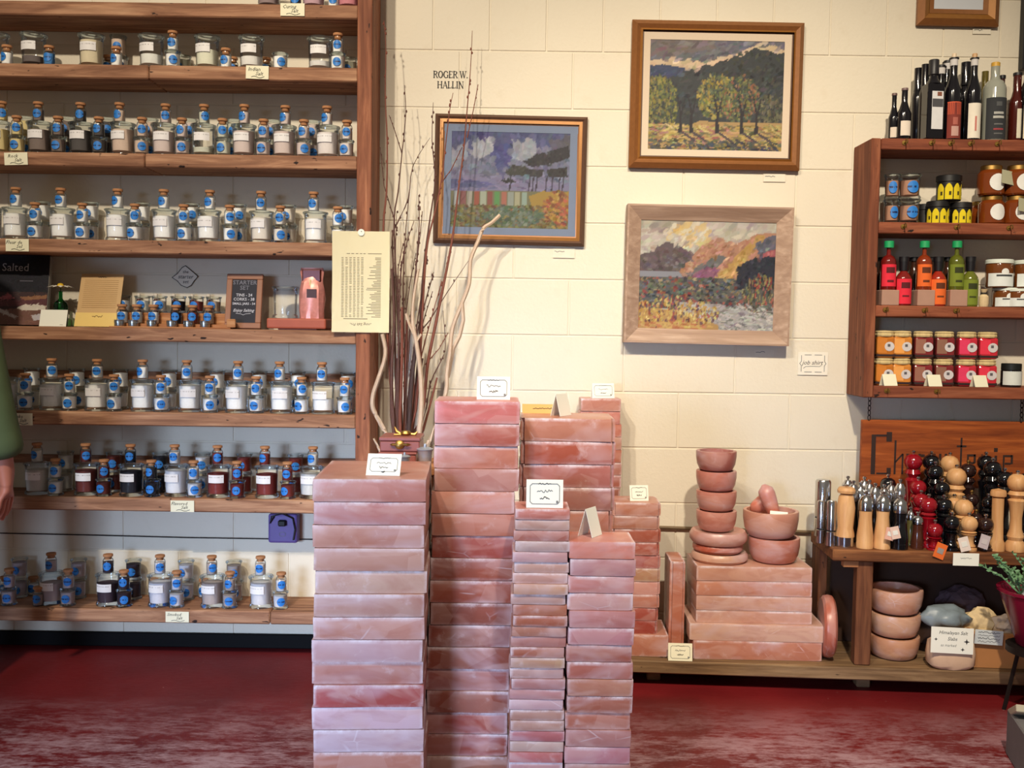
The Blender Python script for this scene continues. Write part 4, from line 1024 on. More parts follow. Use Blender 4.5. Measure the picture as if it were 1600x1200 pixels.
# ------------------------------------------------------------------ wall lettering and title tags
q = at(704, 124, .0066); s_ = F/3.59
SERIF = {  # capital letters on a unit-high grid: width, strokes (x0, y0, x1, y1, thickness)
 'R': (.72, [(.14, 0, .14, 1, .13), (.14, .97, .42, .97, .06), (.42, .97, .55, .88, .09), (.55, .88, .57, .74, .13), (.57, .74, .5, .58, .10), (.5, .58, .14, .52, .06), (.34, .52, .62, .03, .12)], [(.14, 0), (.14, 1), (.64, 0)]),
 'O': (.82, [(.40+.30*math.cos(a_*PI/6), .5+.5*math.sin(a_*PI/6), .40+.30*math.cos((a_+1)*PI/6), .5+.5*math.sin((a_+1)*PI/6), .07+.07*abs(math.cos((a_+.5)*PI/6))) for a_ in range(12)], []),
 'G': (.82, [(.40+.32*math.cos(a_*PI/6), .5+.5*math.sin(a_*PI/6), .40+.32*math.cos((a_+1)*PI/6), .5+.5*math.sin((a_+1)*PI/6), .07+.07*abs(math.cos((a_+.5)*PI/6))) for a_ in range(1, 10)]+[(.68, .06, .68, .42, .12), (.40, 0, .68, .08, .06)], [(.68, .42)]),
 'E': (.66, [(.14, 0, .14, 1, .13), (.14, .97, .56, .97, .06), (.14, .52, .44, .52, .05), (.14, .03, .58, .03, .06), (.56, .97, .56, .80, .05), (.58, .03, .60, .22, .05)], [(.14, 0), (.14, 1)]),
 'W': (1.05, [(.08, 1, .30, .02, .12), (.30, .02, .50, .9, .06), (.50, .9, .70, .02, .12), (.70, .02, .92, 1, .06)], [(.08, 1), (.50, 1), (.92, 1)]),
 'H': (.82, [(.14, 0, .14, 1, .13), (.66, 0, .66, 1, .13), (.14, .52, .66, .52, .06)], [(.14, 0), (.14, 1), (.66, 0), (.66, 1)]),
 'A': (.78, [(.08, 0, .38, 1, .06), (.38, 1, .68, 0, .13), (.20, .34, .56, .34, .05)], [(.08, 0), (.68, 0)]),
 'L': (.64, [(.14, 0, .14, 1, .13), (.14, .03, .56, .03, .06), (.56, .03, .58, .24, .05)], [(.14, 0), (.14, 1)]),
 'I': (.36, [(.16, 0, .16, 1, .13)], [(.16, 0), (.16, 1)]),
 'N': (.84, [(.14, 0, .14, 1, .06), (.14, 1, .68, 0, .13), (.68, 0, .68, 1, .06)], [(.14, 0), (.12, 1), (.68, 1)]),
 '.': (.24, [(.06, .06, .14, .06, .13)], []), ' ': (.30, [], [])}
m = MB(); hL = .0235
for ln, zb_ in (('ROGER W.', .006), ('HALLIN', -.0305)):
    tw = sum(SERIF[c_][0] for c_ in ln)*hL*1.0; x_ = -tw/2
    for c_ in ln:
        wd_, st_, sf_ = SERIF[c_]
        for (xa, ya, xb2, yb2, th_) in st_: m.ribbon([(x_+xa*hL, zb_+ya*hL), (x_+xb2*hL, zb_+yb2*hL)], th_*hL*1.15)
        for (xa, ya) in sf_: m.ribbon([(x_+(xa-.12)*hL, zb_+ya*hL), (x_+(xa+.12)*hL, zb_+ya*hL)], .055*hL)
        x_ += wd_*hL
o = ob('painted_lettering', m.mesh('painted_lettering', M_INK, 0), None, (q.x, -.0042, q.z)); tag(o, 'two lines of black capital letters on the cream wall', 'lettering')
def small_tag(px, py, wpx, hpx, lab, seed, mat=None):
    q = at(px, py, .0072); t = thing('title_tag', lab, 'tag', q)
    ob('slip', bevbox('slip', wpx/s_, .0008, hpx/s_, mat or plain('ivory_slip', (226, 218, 200), .7), 0), t)
    ob('writing', MB().ribbon(scribble(wpx/s_*.45, .002, seed, 10), .002, -.001).mesh('writing', M_GREYINK, 0), t, (-wpx/s_*.2, 0, hpx/s_*.2))
    return t
small_tag(881, 396, 34, 14, 'tiny title slip below the blue-matted picture', 2); small_tag(1210, 278, 34, 12, 'tiny title slip below the gilt-framed painting', 3)
small_tag(1194, 552, 30, 10, 'tiny title slip below the pale-framed painting', 4); small_tag(1534, 49, 28, 8, 'tiny title slip below the small gold frame', 5)
q = at(1270, 568, .0072); t = thing('bordered_card', 'white card with a bracket border pinned to the wall by the cabinet', 'card', q)
ob('slip', bevbox('slip', 47/s_, .001, 36/s_, plain('ivory_card', (236, 230, 216), .7), 0), t)
a, b = .042, .031
ob('printed_border', MB().ribbon([(-a+.012, b), (-.006, b)], .0022, -.0012).ribbon([(.006, b), (a-.010, b)], .0022, -.0012).ribbon([(-a+.012, -b), (-.004, -b)], .0022, -.0012).ribbon([(.008, -b), (a-.010, -b)], .0022, -.0012).ribbon([(-a, b-.002), (-a, .008), (-a-.006, 0), (-a, -.008), (-a, -b+.002)], .0022, -.0012).ribbon([(a, b-.002), (a, .008), (a+.006, 0), (a, -.008), (a, -b+.002)], .0022, -.0012).mesh('printed_border', M_GREYINK, 0), t)
ob('writing', text_mesh('job shirt', .022, M_INK, shear=.3), t, (-.002, -.0012, -.004), UP)
ob('underline', MB().ribbon([(-.034, -.018), (-.026, -.011), (0, -.010), (.024, -.011), (.032, -.006)], .0018, -.0012).mesh('underline', M_GREYINK, 0), t)

# ------------------------------------------------------------------ framed pictures
def framed(name, label, pxs, pys, border_px, prof, mats, depth, inner, tilt=0.0, back=0.008):
    """frame from px box; prof = list of (fraction of border, height fraction); one moulding mesh per band"""
    x0, x1 = pxs; y0, y1 = pys
    d = depth+back
    A, B = at((x0+x1)/2, y0, d), at((x0+x1)/2, y1, d); C_, D_ = at(x0, (y0+y1)/2, d), at(x1, (y0+y1)/2, d)
    W, H = D_.x-C_.x, A.z-B.z; b = border_px/(F/(3.6-d))
    t = thing(name, label, 'picture', ((C_.x+D_.x)/2, 0, (A.z+B.z)/2), rot=(0, tilt, 0))
    for bi, (u0, h0, u1, h1) in enumerate(prof):
        m = MB()
        def ring(u, h): return [(-W/2+u*b, -back-depth*h, -H/2+u*b), (W/2-u*b, -back-depth*h, -H/2+u*b), (W/2-u*b, -back-depth*h, H/2-u*b), (-W/2+u*b, -back-depth*h, H/2-u*b)]
        n = 5; rings = []
        for k in range(n+1):
            s = k/n; rings.append(ring(u0+(u1-u0)*s, h0+(h1-h0)*s))
        V = [p for rg_ in rings for p in rg_]
        Fc = [(k*4+i, k*4+(i+1) % 4, (k+1)*4+(i+1) % 4, (k+1)*4+i) for k in range(n) for i in range(4)]
        if bi == 0:
            V += ring(u0, 0); o_ = (n+1)*4
            Fc += [(o_+i, o_+(i+1) % 4, (i+1) % 4, i) for i in range(4)]
        m.add(V, Fc); ob('moulding', m.mesh('moulding', mats[bi], 30), t)
    iw, ih = W-2*b, H-2*b
    ob('backing', bevbox('backing', W-.01, .004, H-.01, M_BROWNFR, 0), t, (0, -back-.002, 0))
    return t, iw, ih, -back-depth*inner
# painting 1: autumn trees below a dark hill, gilt frame
img, rg = painter(132, 106, 21); img[:] = (150, 146, 150)
poly(img, [(0, 0), (1, 0), (1, .1), (.6, .2), (.35, .3), (0, .24)], (104, 104, 116)); poly(img, [(0, .2), (.15, .17), (.35, .19), (.55, .14), (.8, .04), (1, .06), (1, .2), (0, .3)], (208, 184, 156))
poly(img, [(0, 0), (.45, 0), (.5, .08), (.1, .16), (0, .14)], (112, 104, 104))
strokes(img, rg, 240, .05, .014, 12, (0, 0, 1, .26), ang=-.35)
poly(img, [(0, .26), (.12, .23), (.25, .26), (.36, .26), (.42, .22), (.47, .235), (.52, .19), (.57, .195), (.63, .14), (.68, .15), (.73, .10), (.78, .06), (.82, .085), (.88, .09), (.94, .12), (1, .10), (1, .85), (0, .85)], (58, 62, 66))
poly(img, [(0, .25), (.1, .23), (.28, .26), (.2, .33), (0, .34)], (56, 66, 98))
strokes(img, rg, 420, .03, .014, 10, (0, .25, 1, .7), ang=-.6); strokes(img, rg, 60, .03, .012, 8, (.55, .12, 1, .4), [(58, 62, 58), (46, 48, 54), (70, 68, 60)])
strokes(img, rg, 260, .022, .010, 12, (-.05, .36, .2, .8), [(138, 130, 66), (104, 108, 64), (150, 136, 70), (78, 86, 60), (92, 98, 66)], 1.2)
strokes(img, rg, 260, .022, .010, 14, (.38, .33, .62, .68), [(152, 138, 72), (122, 122, 74), (96, 104, 72), (172, 146, 64), (80, 90, 70)], 1.2)
strokes(img, rg, 260, .022, .010, 14, (.55, .34, .8, .72), [(132, 128, 70), (98, 106, 74), (152, 100, 78), (82, 94, 70), (72, 80, 68)], 1.4)
strokes(img, rg, 160, .022, .010, 12, (.8, .5, 1, .75), [(112, 108, 84), (84, 86, 74), (60, 62, 58)], 1.5)
poly(img, [(0, .82), (.3, .78), (.38, .73), (1, .74), (1, 1), (0, 1)], (176, 146, 100))
strokes(img, rg, 420, .05, .010, 18, (0, .76, 1, 1), [(186, 160, 96), (156, 140, 90), (164, 112, 102), (92, 88, 70), (196, 172, 116), (130, 128, 90)], 0.05)
strokes(img, rg, 120, .03, .012, 14, (0, .9, 1, 1), [(66, 66, 70), (150, 130, 70), (88, 92, 78), (52, 56, 84)], .3)
for tx, w0 in ((.24, .010), (.32, .012), (.51, .014), (.69, .016), (.8, .009)):
    poly(img, [(tx-.01, .84), (tx-.005, .66), (tx-.03, .5), (tx-.02, .5), (tx+w0*.6, .64), (tx+.03, .52), (tx+.036, .53), (tx+w0, .70), (tx+.02, .84)], (48, 44, 50))
    poly(img, [(tx, .83), (tx+.11, .92), (tx+.13, .91), (tx+.03, .83)], (78, 68, 76))
t, iw, ih, yy = framed('landscape_painting', 'gilt-framed painting of autumn trees below a dark hill', (986, 1255), (31, 263), 29,
    [(0, .55, .25, 1.0), (.25, 1.0, .45, .75), (.45, .75, .56, .92), (.56, .6, .64, .6), (.64, .62, 1.0, .48)], [M_GILT, M_GILT, M_GILTB, M_BROWNFR, M_LINEN], .032, .42, rad(.35))
picture('canvas', img, iw+.004, ih+.004, t, (0, yy, 0))
# painting 2: shoreline trees, blue mat behind glass, brown and gilt frame
img, rg = painter(118, 92, 22); img[:] = (122, 124, 150)
poly(img, [(0, 0), (1, 0), (1, .12), (.3, .2), (0, .3)], (84, 88, 132)); poly(img, [(0, .18), (.15, .1), (.1, .35), (0, .4)], (150, 152, 168))
poly(img, [(.3, .2), (.45, .1), (.5, .3), (.4, .4)], (78, 80, 134)); poly(img, [(.18, .1), (.32, .04), (.36, .2), (.26, .28), (.16, .24)], (172, 174, 186)); poly(img, [(.5, .08), (.7, .06), (.72, .25), (.55, .3)], (154, 158, 172)); poly(img, [(.8, .05), (1, .02), (1, .2), (.85, .2)], (96, 94, 108))
strokes(img, rg, 300, .04, .02, 10, (0, 0, 1, .45)); poly(img, [(0, .46), (.4, .44), (.65, .5), (1, .5), (1, .62), (0, .62)], (132, 128, 160)); poly(img, [(0, .5), (.2, .5), (.36, .56), (0, .6)], (92, 96, 138))
strokes(img, rg, 140, .06, .009, 8, (0, .44, 1, .62), ang=.05)
poly(img, [(.45, .40), (.52, .34), (.62, .35), (.68, .40), (.62, .44), (.48, .45)], (70, 70, 66)); poly(img, [(.6, .3), (.72, .22), (.8, .2), (.98, .13), (1, .24), (.9, .3), (.68, .36)], (58, 56, 62))
poly(img, [(.62, .38), (.78, .38), (.76, .46), (.64, .45)], (64, 62, 66)); poly(img, [(.80, .38), (.98, .35), (.97, .45), (.82, .46)], (62, 60, 62)); poly(img, [(.42, .5), (.5, .46), (.55, .52), (.46, .53)], (60, 58, 62))
strokes(img, rg, 200, .02, .011, 8, (.42, .18, 1, .52))
for tx in (.49, .65, .68, .71, .79, .84, .9, .93): poly(img, [(tx, .62), (tx+.012, .45), (tx+.022, .45), (tx+.012, .62)], (66, 58, 72))
poly(img, [(0, .62), (1, .6), (1, 1), (0, 1)], (120, 118, 92))
for k, c in enumerate([(176, 182, 186), (140, 92, 92), (172, 168, 158), (156, 88, 72), (168, 176, 158), (140, 84, 76), (96, 150, 92), (170, 110, 96), (150, 158, 150), (170, 168, 140), (150, 170, 160)]):
    x_ = .03+.057*k; poly(img, [(x_, .62), (x_+.045, .62), (x_+.045, .78), (x_, .78)], c)
poly(img, [(.66, .66), (.78, .6), (.9, .62), (1, .6), (1, .8), (.7, .82)], (166, 138, 72)); poly(img, [(.88, .7), (.98, .68), (1, .82), (.88, .88)], (166, 82, 62))
strokes(img, rg, 420, .035, .012, 16, (0, .76, 1, 1), [(120, 110, 60), (96, 100, 62), (132, 118, 70), (92, 104, 100), (110, 76, 60), (130, 132, 90)], .2); strokes(img, rg, 120, .03, .014, 10, (.3, .78, .75, .95), [(92, 108, 100), (84, 104, 80), (120, 130, 120)], -.4); strokes(img, rg, 120, .03, .014, 14, (.8, .62, 1, .95), [(170, 90, 70), (176, 140, 72), (130, 80, 60)], .3)
t, iw, ih, yy = framed('seaside_print', 'blue-matted shoreline picture in a brown and gilt frame', (678, 916), (179, 382), 15,
    [(0, .5, .3, 1.0), (.3, 1.0, .52, .72), (.52, .74, .85, .80), (.85, .5, 1.0, .42)], [M_BROWNFR, M_BROWNFR, M_GILTB, M_GILT], .022, .40, rad(.6))
mw = 11/s_
for nm, sx, sz, lx, lz in (('mat_board', iw+.004, mw, 0, -ih/2+mw/2), ('mat_board', iw+.004, mw, 0, ih/2-mw/2), ('mat_board', mw, ih-2*mw, -iw/2+mw/2, 0), ('mat_board', mw, ih-2*mw, iw/2-mw/2, 0)):
    ob(nm, bevbox(nm, sx, .002, sz, M_BLUEMAT, 0), t, (lx, yy, lz))
picture('print', img, iw-2*mw+.002, ih-2*mw+.002, t, (0, yy+.0004, 0))
ob('glass', bevbox('glass', iw, .001, ih, M_GLASSPANE, 0), t, (0, yy-.003, 0))
# painting 3: river valley with mountains, pale wood frame
img, rg = painter(124, 98, 23); img[:] = (182, 176, 164)
poly(img, [(0, 0), (.4, 0), (.3, .1), (0, .08)], (160, 154, 142)); poly(img, [(.25, .05), (.33, .03), (.36, .1), (.27, .16)], (206, 166, 96)); strokes(img, rg, 260, .05, .02, 9, (0, 0, 1, .28), ang=-.5)
strokes(img, rg, 30, .05, .02, 6, (.2, .02, .5, .22), [(206, 196, 176), (206, 180, 128)], -.8)
poly(img, [(0, .33), (.1, .28), (.2, .2), (.3, .24), (.4, .32), (.38, .5), (0, .5)], (96, 84, 88)); poly(img, [(.27, .5), (.4, .3), (.5, .18), (.58, .16), (.72, .2), (.86, .11), (1, .1), (1, .55), (.27, .55)], (172, 128, 106))
poly(img, [(.3, .5), (.45, .4), (.58, .3), (.64, .33), (.52, .5)], (104, 104, 106)); poly(img, [(.32, .53), (.5, .42), (.58, .44), (.55, .54)], (138, 92, 116)); poly(img, [(.55, .52), (.72, .3), (.86, .12), (.92, .12), (.8, .3), (.66, .55)], (178, 142, 86)); poly(img, [(.84, .2), (.95, .13), (1, .12), (1, .3), (.88, .34)], (96, 96, 112)); poly(img, [(.88, .3), (1, .24), (1, .34), (.9, .36)], (160, 88, 92))
strokes(img, rg, 320, .03, .011, 14, (.25, .15, 1, .55), ang=-.75); strokes(img, rg, 140, .03, .014, 10, (0, .25, .38, .5), ang=.4)
poly(img, [(0, .47), (.3, .47), (.33, .54), (0, .54)], (138, 140, 150))
poly(img, [(0, .52), (1, .52), (1, .85), (0, .8)], (92, 92, 88)); strokes(img, rg, 320, .025, .012, 16, (0, .52, .8, .78), [(60, 66, 66), (96, 104, 84), (142, 66, 60), (84, 94, 108), (150, 130, 96), (64, 60, 76)], .2)
poly(img, [(.72, .4), (.85, .33), (1, .31), (1, .6), (.72, .62)], (44, 46, 60)); strokes(img, rg, 130, .02, .014, 9, (.7, .32, 1, .6)); strokes(img, rg, 130, .035, .007, 14, (.78, .5, 1, .84), [(150, 142, 90), (84, 76, 64), (160, 72, 64), (70, 78, 76)], 1.5)
poly(img, [(.3, .74), (.6, .76), (1, .86), (1, 1), (.62, 1), (.5, .86), (.32, .82)], (164, 162, 162)); strokes(img, rg, 200, .04, .008, 14, (.34, .75, 1, 1), [(186, 184, 182), (150, 146, 146), (112, 112, 112), (200, 196, 190)], .25)
poly(img, [(0, .8), (.3, .82), (.6, .95), (.6, 1), (0, 1)], (176, 140, 90)); strokes(img, rg, 260, .022, .009, 16, (0, .72, .55, .96), [(190, 160, 86), (200, 184, 116), (156, 76, 70), (92, 64, 76), (178, 140, 76)], 1.4); strokes(img, rg, 50, .05, .01, 10, (0, .93, .5, 1), [(196, 166, 100), (180, 110, 80)], .1)
t, iw, ih, yy = framed('valley_painting', 'river valley mountain painting in a pale wood frame', (978, 1237), (321, 538), 23,
    [(0, 1.0, .12, 1.0), (.12, 1.0, 1.0, .45)], [M_FRAMEPALE, M_FRAMEPALE], .055, .40, rad(.6))
picture('canvas', img, iw+.004, ih+.004, t, (0, yy, 0))
# picture 4: small gold frame at the upper edge
t, iw, ih, yy = framed('gold_frame_picture', 'gold-framed grey picture cut by the upper photo edge', (1438, 1566), (-64, 38), 25,
    [(0, .5, .35, 1.0), (.35, 1.0, .7, .55), (.7, .6, 1.0, .45)], [M_GILT, M_GILTB, M_GILT], .03, .4, rad(.5))
ob('print', bevbox('print', iw+.004, .002, ih+.004, M_GREYMAT, 0), t, (0, yy, 0))

# ------------------------------------------------------------------ right wall cabinet
CD = .185
cz = {k: wz(py, CD, wx(1450, CD, z_)) for k, py, z_ in (('top', 216.5, 1.85), ('s1', 347.5, 1.55), ('s2', 478, 1.25), ('bot', 604, .98), ('under', 622.5, .95))}
cx0 = wx(1357, CD, 1.5); cx1 = wx(1600, CD, 1.5)+.34
ct = .039
cab = thing('open_cabinet', 'open red-brown wooden wall cabinet full of jars and sauces', 'cabinet', (cx0, 0, cz['under']))
def cb(p): return (p[0]-cx0, p[1], p[2]-cz['under'])
psd = .034
Hc = cz['top']-cz['under']
sm_ = bevbox('side_panel', psd, CD-.008, Hc, M_CABZ, .003, jitter=.001)
for xx in (cx0+psd/2, cx1-psd/2): ob('side_panel', sm_, cab, cb((xx, -(CD-.008)/2-.008, (cz['top']+cz['under'])/2)))
BRZ = plain('old_brass', (150, 120, 60), .4, .8)
HOOK = MB(); HOOK.lathe([(0, 0), (.0055, 0), (.0055, .002), (0, .0025)], 10, caps=False)
HK = [(0, 0, .002), (0, 0, .008)]+[(0, .006*math.sin(a)-.0, .014-.006*math.cos(a)) for a in (0, .8, 1.6, 2.4, 3.2, 4.0)]
HOOK.tube(HK, .0013, 5); HOOKM = HOOK.mesh('cup_hook', BRZ)
for nm, hooks in (('top', (1413, 1455, 1485, 1516, 1558)), ('s1', (1411, 1494, 1576)), ('s2', (1383, 1444, 1493)), ('bot', (1385, 1463))):
    z = cz[nm]
    b_o = ob('shelf_board', bevbox('shelf_board', cx1-cx0-2*psd, CD-.008, ct if nm != 'bot' else z-cz['under'], M_CAB, .003, jitter=.001, seed=z), cab, cb(((cx0+cx1)/2, -(CD-.008)/2-.008, z-(ct if nm != 'bot' else z-cz['under'])/2)))
    for px in hooks:
        ob('cup_hook', HOOKM, b_o, (wx(px, CD, z)-(cx0+cx1)/2, -(CD-.008)/2, .004), (PI/2, 0, 0), scale=1.5)
# chains and hanging sign board
sgd = .10
sz1 = wz(657.5, sgd, wx(1450, sgd, .9)); sx0 = wx(1347.5, sgd, .85); szb = wz(762, sgd, wx(1450, sgd, .7))
def chain(px, label):
    t = thing('hanging_chain', label, 'chain', (wx(px, sgd, .9), -sgd, sz1)); L = cz['under']-sz1; n = 5
    lk = MB(); pts = [(.0055*math.cos(a), 0, (L/n*.62)*math.sin(a)) for a in [2*PI*i/10 for i in range(11)]]; lk.tube(pts, .0016, 5); lm = bpy.data.meshes.get('chain_link') or lk.mesh('chain_link', M_IRON)
    for i in range(n): ob('chain_link', lm, t, (0, 0, L*(i+.5)/n), (0, 0, PI/2*(i % 2)+.4))
chain(1358, 'left dark chain between cabinet and sign board'); chain(1596, 'right dark chain between cabinet and sign board')
t = thing('hanging_sign', 'orange-brown wooden sign board hung below the cabinet', 'sign', (sx0, -sgd, szb))
SW = cx1-sx0-.02; SH = sz1-szb
ob('board', bevbox('board', SW, .022, SH, M_SIGN, .003), t, (SW/2, .011, SH/2))
DI = plain('burnt_lettering', (44, 24, 18), .7)
def sp(px, py): q = at(px, py, sgd+.001); return (q.x-sx0, q.z-szb)
def bar(m, x0, y0, x1, y1):
    a = sp(x0, y1); b = sp(x1, y0); m.rect(a[0], b[0], a[1], b[1], -.0012)
m = MB(); bar(m, 1360, 679, 1369, 741); bar(m, 1369, 679, 1386, 682); bar(m, 1385, 675, 1394, 690); bar(m, 1369, 738.5, 1386, 741); bar(m, 1385, 731, 1392, 741); ob('letter', m.mesh('letter', DI, 0), t)
def glyph(x, segs, ox=0):
    m = MB()
    for s in segs:
        if len(s) == 4: bar(m, x+s[0], s[1], x+s[2], s[3])
        else: m.ribbon([sp(x+s[0], s[1]), sp(x+s[2], s[3])], .006, -.0012)
    ob('letter', m.mesh('letter', DI, 0), t)
glyph(1396, [(0, 688, 5, 741), (3, 722, 14, 710, 0), (12, 709, 16, 741)])
glyph(1416, [(0, 709, 11, 713), (9, 709, 14, 741), (0, 724, 4, 741), (0, 738, 10, 741), (2, 722, 10, 725)])
glyph(1434, [(0, 709, 5, 741), (5, 710, 11, 714)])
glyph(1449, [(0, 709, 5, 741), (5, 709, 13, 712), (5, 738, 13, 741)])
glyph(1466, [(0, 709, 5, 741), (5, 738, 9, 741), (9, 709, 14, 741)])
glyph(1499, [(0, 684, 5, 741), (-4, 696, 11, 698.5), (5, 738, 10, 741)])
glyph(1510, [(0, 710, 4, 741), (4, 710, 14, 713), (11, 710, 15, 724), (4, 722, 12, 725), (4, 738, 15, 741)])
glyph(1532, [(0, 710, 4, 741), (4, 711, 12, 715)])
glyph(1553, [(0, 712, 5, 741), (0, 700, 6, 706)])
glyph(1566, [(0, 711, 4, 741), (4, 711, 15, 714), (13, 711, 17, 725), (4, 723, 13, 726), (4, 738, 16, 741)])

# ------------------------------------------------------------------ generic bottle
def bottle(name, label, cat, x, d, z, h_, r_, nr, body, cap=None, lab=None, group=None, shoulder=.62, neck=.78, rz=0.0, extra=None, mat=None, seg=18):
    t = thing(name, label, cat, (x, -d, z), rz, group)
    top = h_-(cap[1] if cap else 0.0)
    pr = [(0, 0), (r_*.94, 0), (r_, .003), (r_, h_*shoulder), (r_*.93, h_*(shoulder+.04)), (r_*.7, h_*(shoulder+.10)), (nr*1.15, h_*neck), (nr, h_*(neck+.04)), (nr, top)]
    ob('bottle_body', MB().lathe(pr, seg).mesh('bottle_body', mat or M_GLOSS), t, color=body)
    if cap:
        cc, ch_, cr, cm = cap
        ob('bottle_cap', MB().lathe([(0, top-.002), (cr, top-.002), (cr, top+ch_*.9), (cr*.88, top+ch_), (0, top+ch_)], 14, caps=False).mesh('bottle_cap', cm or M_PAINT), t, color=cc)
    if lab:
        for (z0, z1, wf, cc) in lab:
            ob('label', patch(r_+.0006, 0, r_*wf, z1-z0, 0, 'label', M_MATTE, 10), t, (0, 0, (z0+z1)/2), color=cc)
    if extra:
        for (z0, z1, wf, cc) in extra:
            ob('label_print', patch(r_+.0012, 0, r_*wf, z1-z0, 0, 'label_print', M_MATTE, 6), t, (0, 0, (z0+z1)/2), color=cc)
    return t
def B(px, d, zk, pytop):
    z = cz[zk] if isinstance(zk, str) else zk
    x = wx(px, d, z+.05); return x, d, z+.0003, wz(pytop, d, x)-z
BK = (16, 14, 20); WL = (232, 226, 214); CORKC = (196, 156, 112)
G1 = 'bottles on top of the wall cabinet'
def bt(px, d, pyt, rpx, nrpx, desc, **kw):
    x, d_, z_, h_ = B(px, d, 'top', pyt); s = F/(3.6-d)
    band = kw.pop('band', False); t = bottle("liquor_bottle", desc, 'bottle', x, d_, z_, h_, rpx/s, nrpx/s, kw.pop('body', BK), group=G1, **kw)
    if band:
        r_ = nrpx/s+.0006; zt_ = h_-(kw['cap'][1] if kw.get('cap') else 0)
        ob('neck_band', MB().lathe([(r_, zt_-.026), (r_, zt_-.004)], 16, caps=False).mesh('neck_band', M_MATTE), t, color=(206, 202, 200))
        ob('neck_ring', MB().lathe([(r_, zt_-.004), (r_*1.25, zt_-.003), (r_*1.25, zt_+.001), (r_*.6, zt_+.0015)], 16, caps=False).mesh('neck_ring', M_PAINT), t, color=BK)
    return t
bt(1396, .13, 146, 8, 3.5, 'small dark bottle with cream label at far left of cabinet top', lab=[(.01, .045, 1.9, (220, 206, 190))], shoulder=.48, neck=.68, cap=((110, 84, 80), .006, .009, None))
bt(1412, .15, 138, 10.5, 4.5, 'second small dark bottle with cream round label on cabinet top', lab=[(.012, .062, 1.6, (224, 212, 198))], shoulder=.50, neck=.70, cap=((120, 96, 96), .006, .011, None))
bt(1432, .07, 107, 9, 6, 'dark bottle with black capsule behind the flat flask, left one', shoulder=.6, neck=.7)
bt(1443, .10, 101, 9, 6, 'dark bottle with black capsule just left of the flat flask', shoulder=.6, neck=.7)
# square flask
x, d_, z_, h_ = B(1456, .15, 'top', 94); s = F/3.45
t = thing('flat_flask', 'square black flask with white picture label on cabinet top', 'bottle', (x, -d_, z_), rad(6), G1)
ob('bottle_body', bevbox('bottle_body', 27/s, .05, h_*.70, M_GLOSS, .006, 3, True), t, color=BK)
ob('bottle_shoulder', MB().lathe([(12.5/s, 0), (9/s, .012), (6/s, .022), (5.6/s, .03)], 18, caps=False).mesh('bottle_shoulder', M_GLOSS), t, (0, 0, h_*.695), color=BK)
ob('bottle_neck', MB().lathe([(5.6/s, 0), (7.6/s, .004), (7.6/s, h_*.30-.03), (7/s, h_*.30-.028), (0, h_*.30-.028)], 16).mesh('bottle_neck', M_PAINT), t, (0, 0, h_*.70+.028), color=(34, 32, 36))
ob('label', bevbox('label', 18/s, .001, h_*.47, M_MATTE, 0), t, (.004, -.0258, h_*.36), color=(214, 214, 216))
ob('label_print', bevbox('label_print', 17/s, .001, h_*.10, M_MATTE, 0), t, (.004, -.0266, h_*.45), color=(74, 74, 78))
ob('label_print', bevbox('label_print', 7/s, .001, h_*.05, M_MATTE, 0), t, (.010, -.0266, h_*.56), color=(130, 80, 60))
bt(1467, .07, 102, 9, 6, 'back bottle with a white neck band right of the flask', band=True, shoulder=.6, neck=.72, lab=None, cap=((20, 20, 24), .006, .014, None))
bt(1477, .06, 95, 9, 6, 'back bottle with white neck band behind the orange-label bottle', band=True, shoulder=.6, neck=.72, cap=((20, 20, 24), .006, .014, None))
bt(1487, .15, 84, 12.5, 5.5, 'tall dark bottle with orange-red picture label', band=True, lab=[(.004, .125, 2.0, (126, 50, 40)), (.085, .128, 2.02, (214, 92, 60))], shoulder=.55, neck=.72, cap=((222, 200, 170), .016, .0075, None), extra=[(.012, .045, .9, (190, 150, 140)), (.05, .075, .6, (170, 96, 84))])
bt(1506, .07, 98, 9, 7.5, 'dark back bottle with black capsule between the corked bottles', shoulder=.62, neck=.72)
bt(1519, .15, 84, 11.5, 5.0, 'tall dark bottle with plain white label and cork', band=True, lab=[(.006, .125, 2.0, (230, 222, 206))], shoulder=.55, neck=.72, cap=(CORKC, .016, .0085, None), extra=[(.03, .08, .25, (196, 120, 110))])
bt(1552, .14, 98, 17, 6.5, 'stout clear bottle with black label and gold cap', body=(150, 152, 140), lab=[(.004, .145, 2.3, (46, 48, 52))], shoulder=.66, neck=.78, cap=((206, 160, 60), .014, .0145, M_PAINT), extra=[(.088, .096, .9, (170, 170, 166)), (.074, .082, 1.0, (180, 180, 174)), (.052, .056, .8, (110, 110, 110)), (.034, .040, .9, (150, 60, 66)), (.02, .024, .8, (100, 100, 100)), (.115, .130, .5, (80, 82, 84))])
bt(1536, .06, 112, 8, 5, 'short olive bottle behind the white-label bottle', body=(96, 84, 30), shoulder=.6, neck=.72)
bt(1563, .06, 118, 8, 4, 'slim dark back bottle behind the gold-cap bottle', body=(60, 26, 24), shoulder=.6, neck=.72, cap=((20, 20, 24), .01, .011, None))
bt(1587, .14, 114, 11, 6, 'amber-red bottle with silver neck near the right photo edge', body=(70, 18, 12), shoulder=.56, neck=.70, cap=((24, 22, 26), .008, .015, None), lab=[(.01, .11, .7, (214, 206, 186))])
bt(1605, .16, 92, 11, 6, 'dark bottle with cream label cut by the right photo edge', lab=[(.006, .12, 2.0, (228, 214, 184))], cap=((20, 20, 24), .008, .014, None))
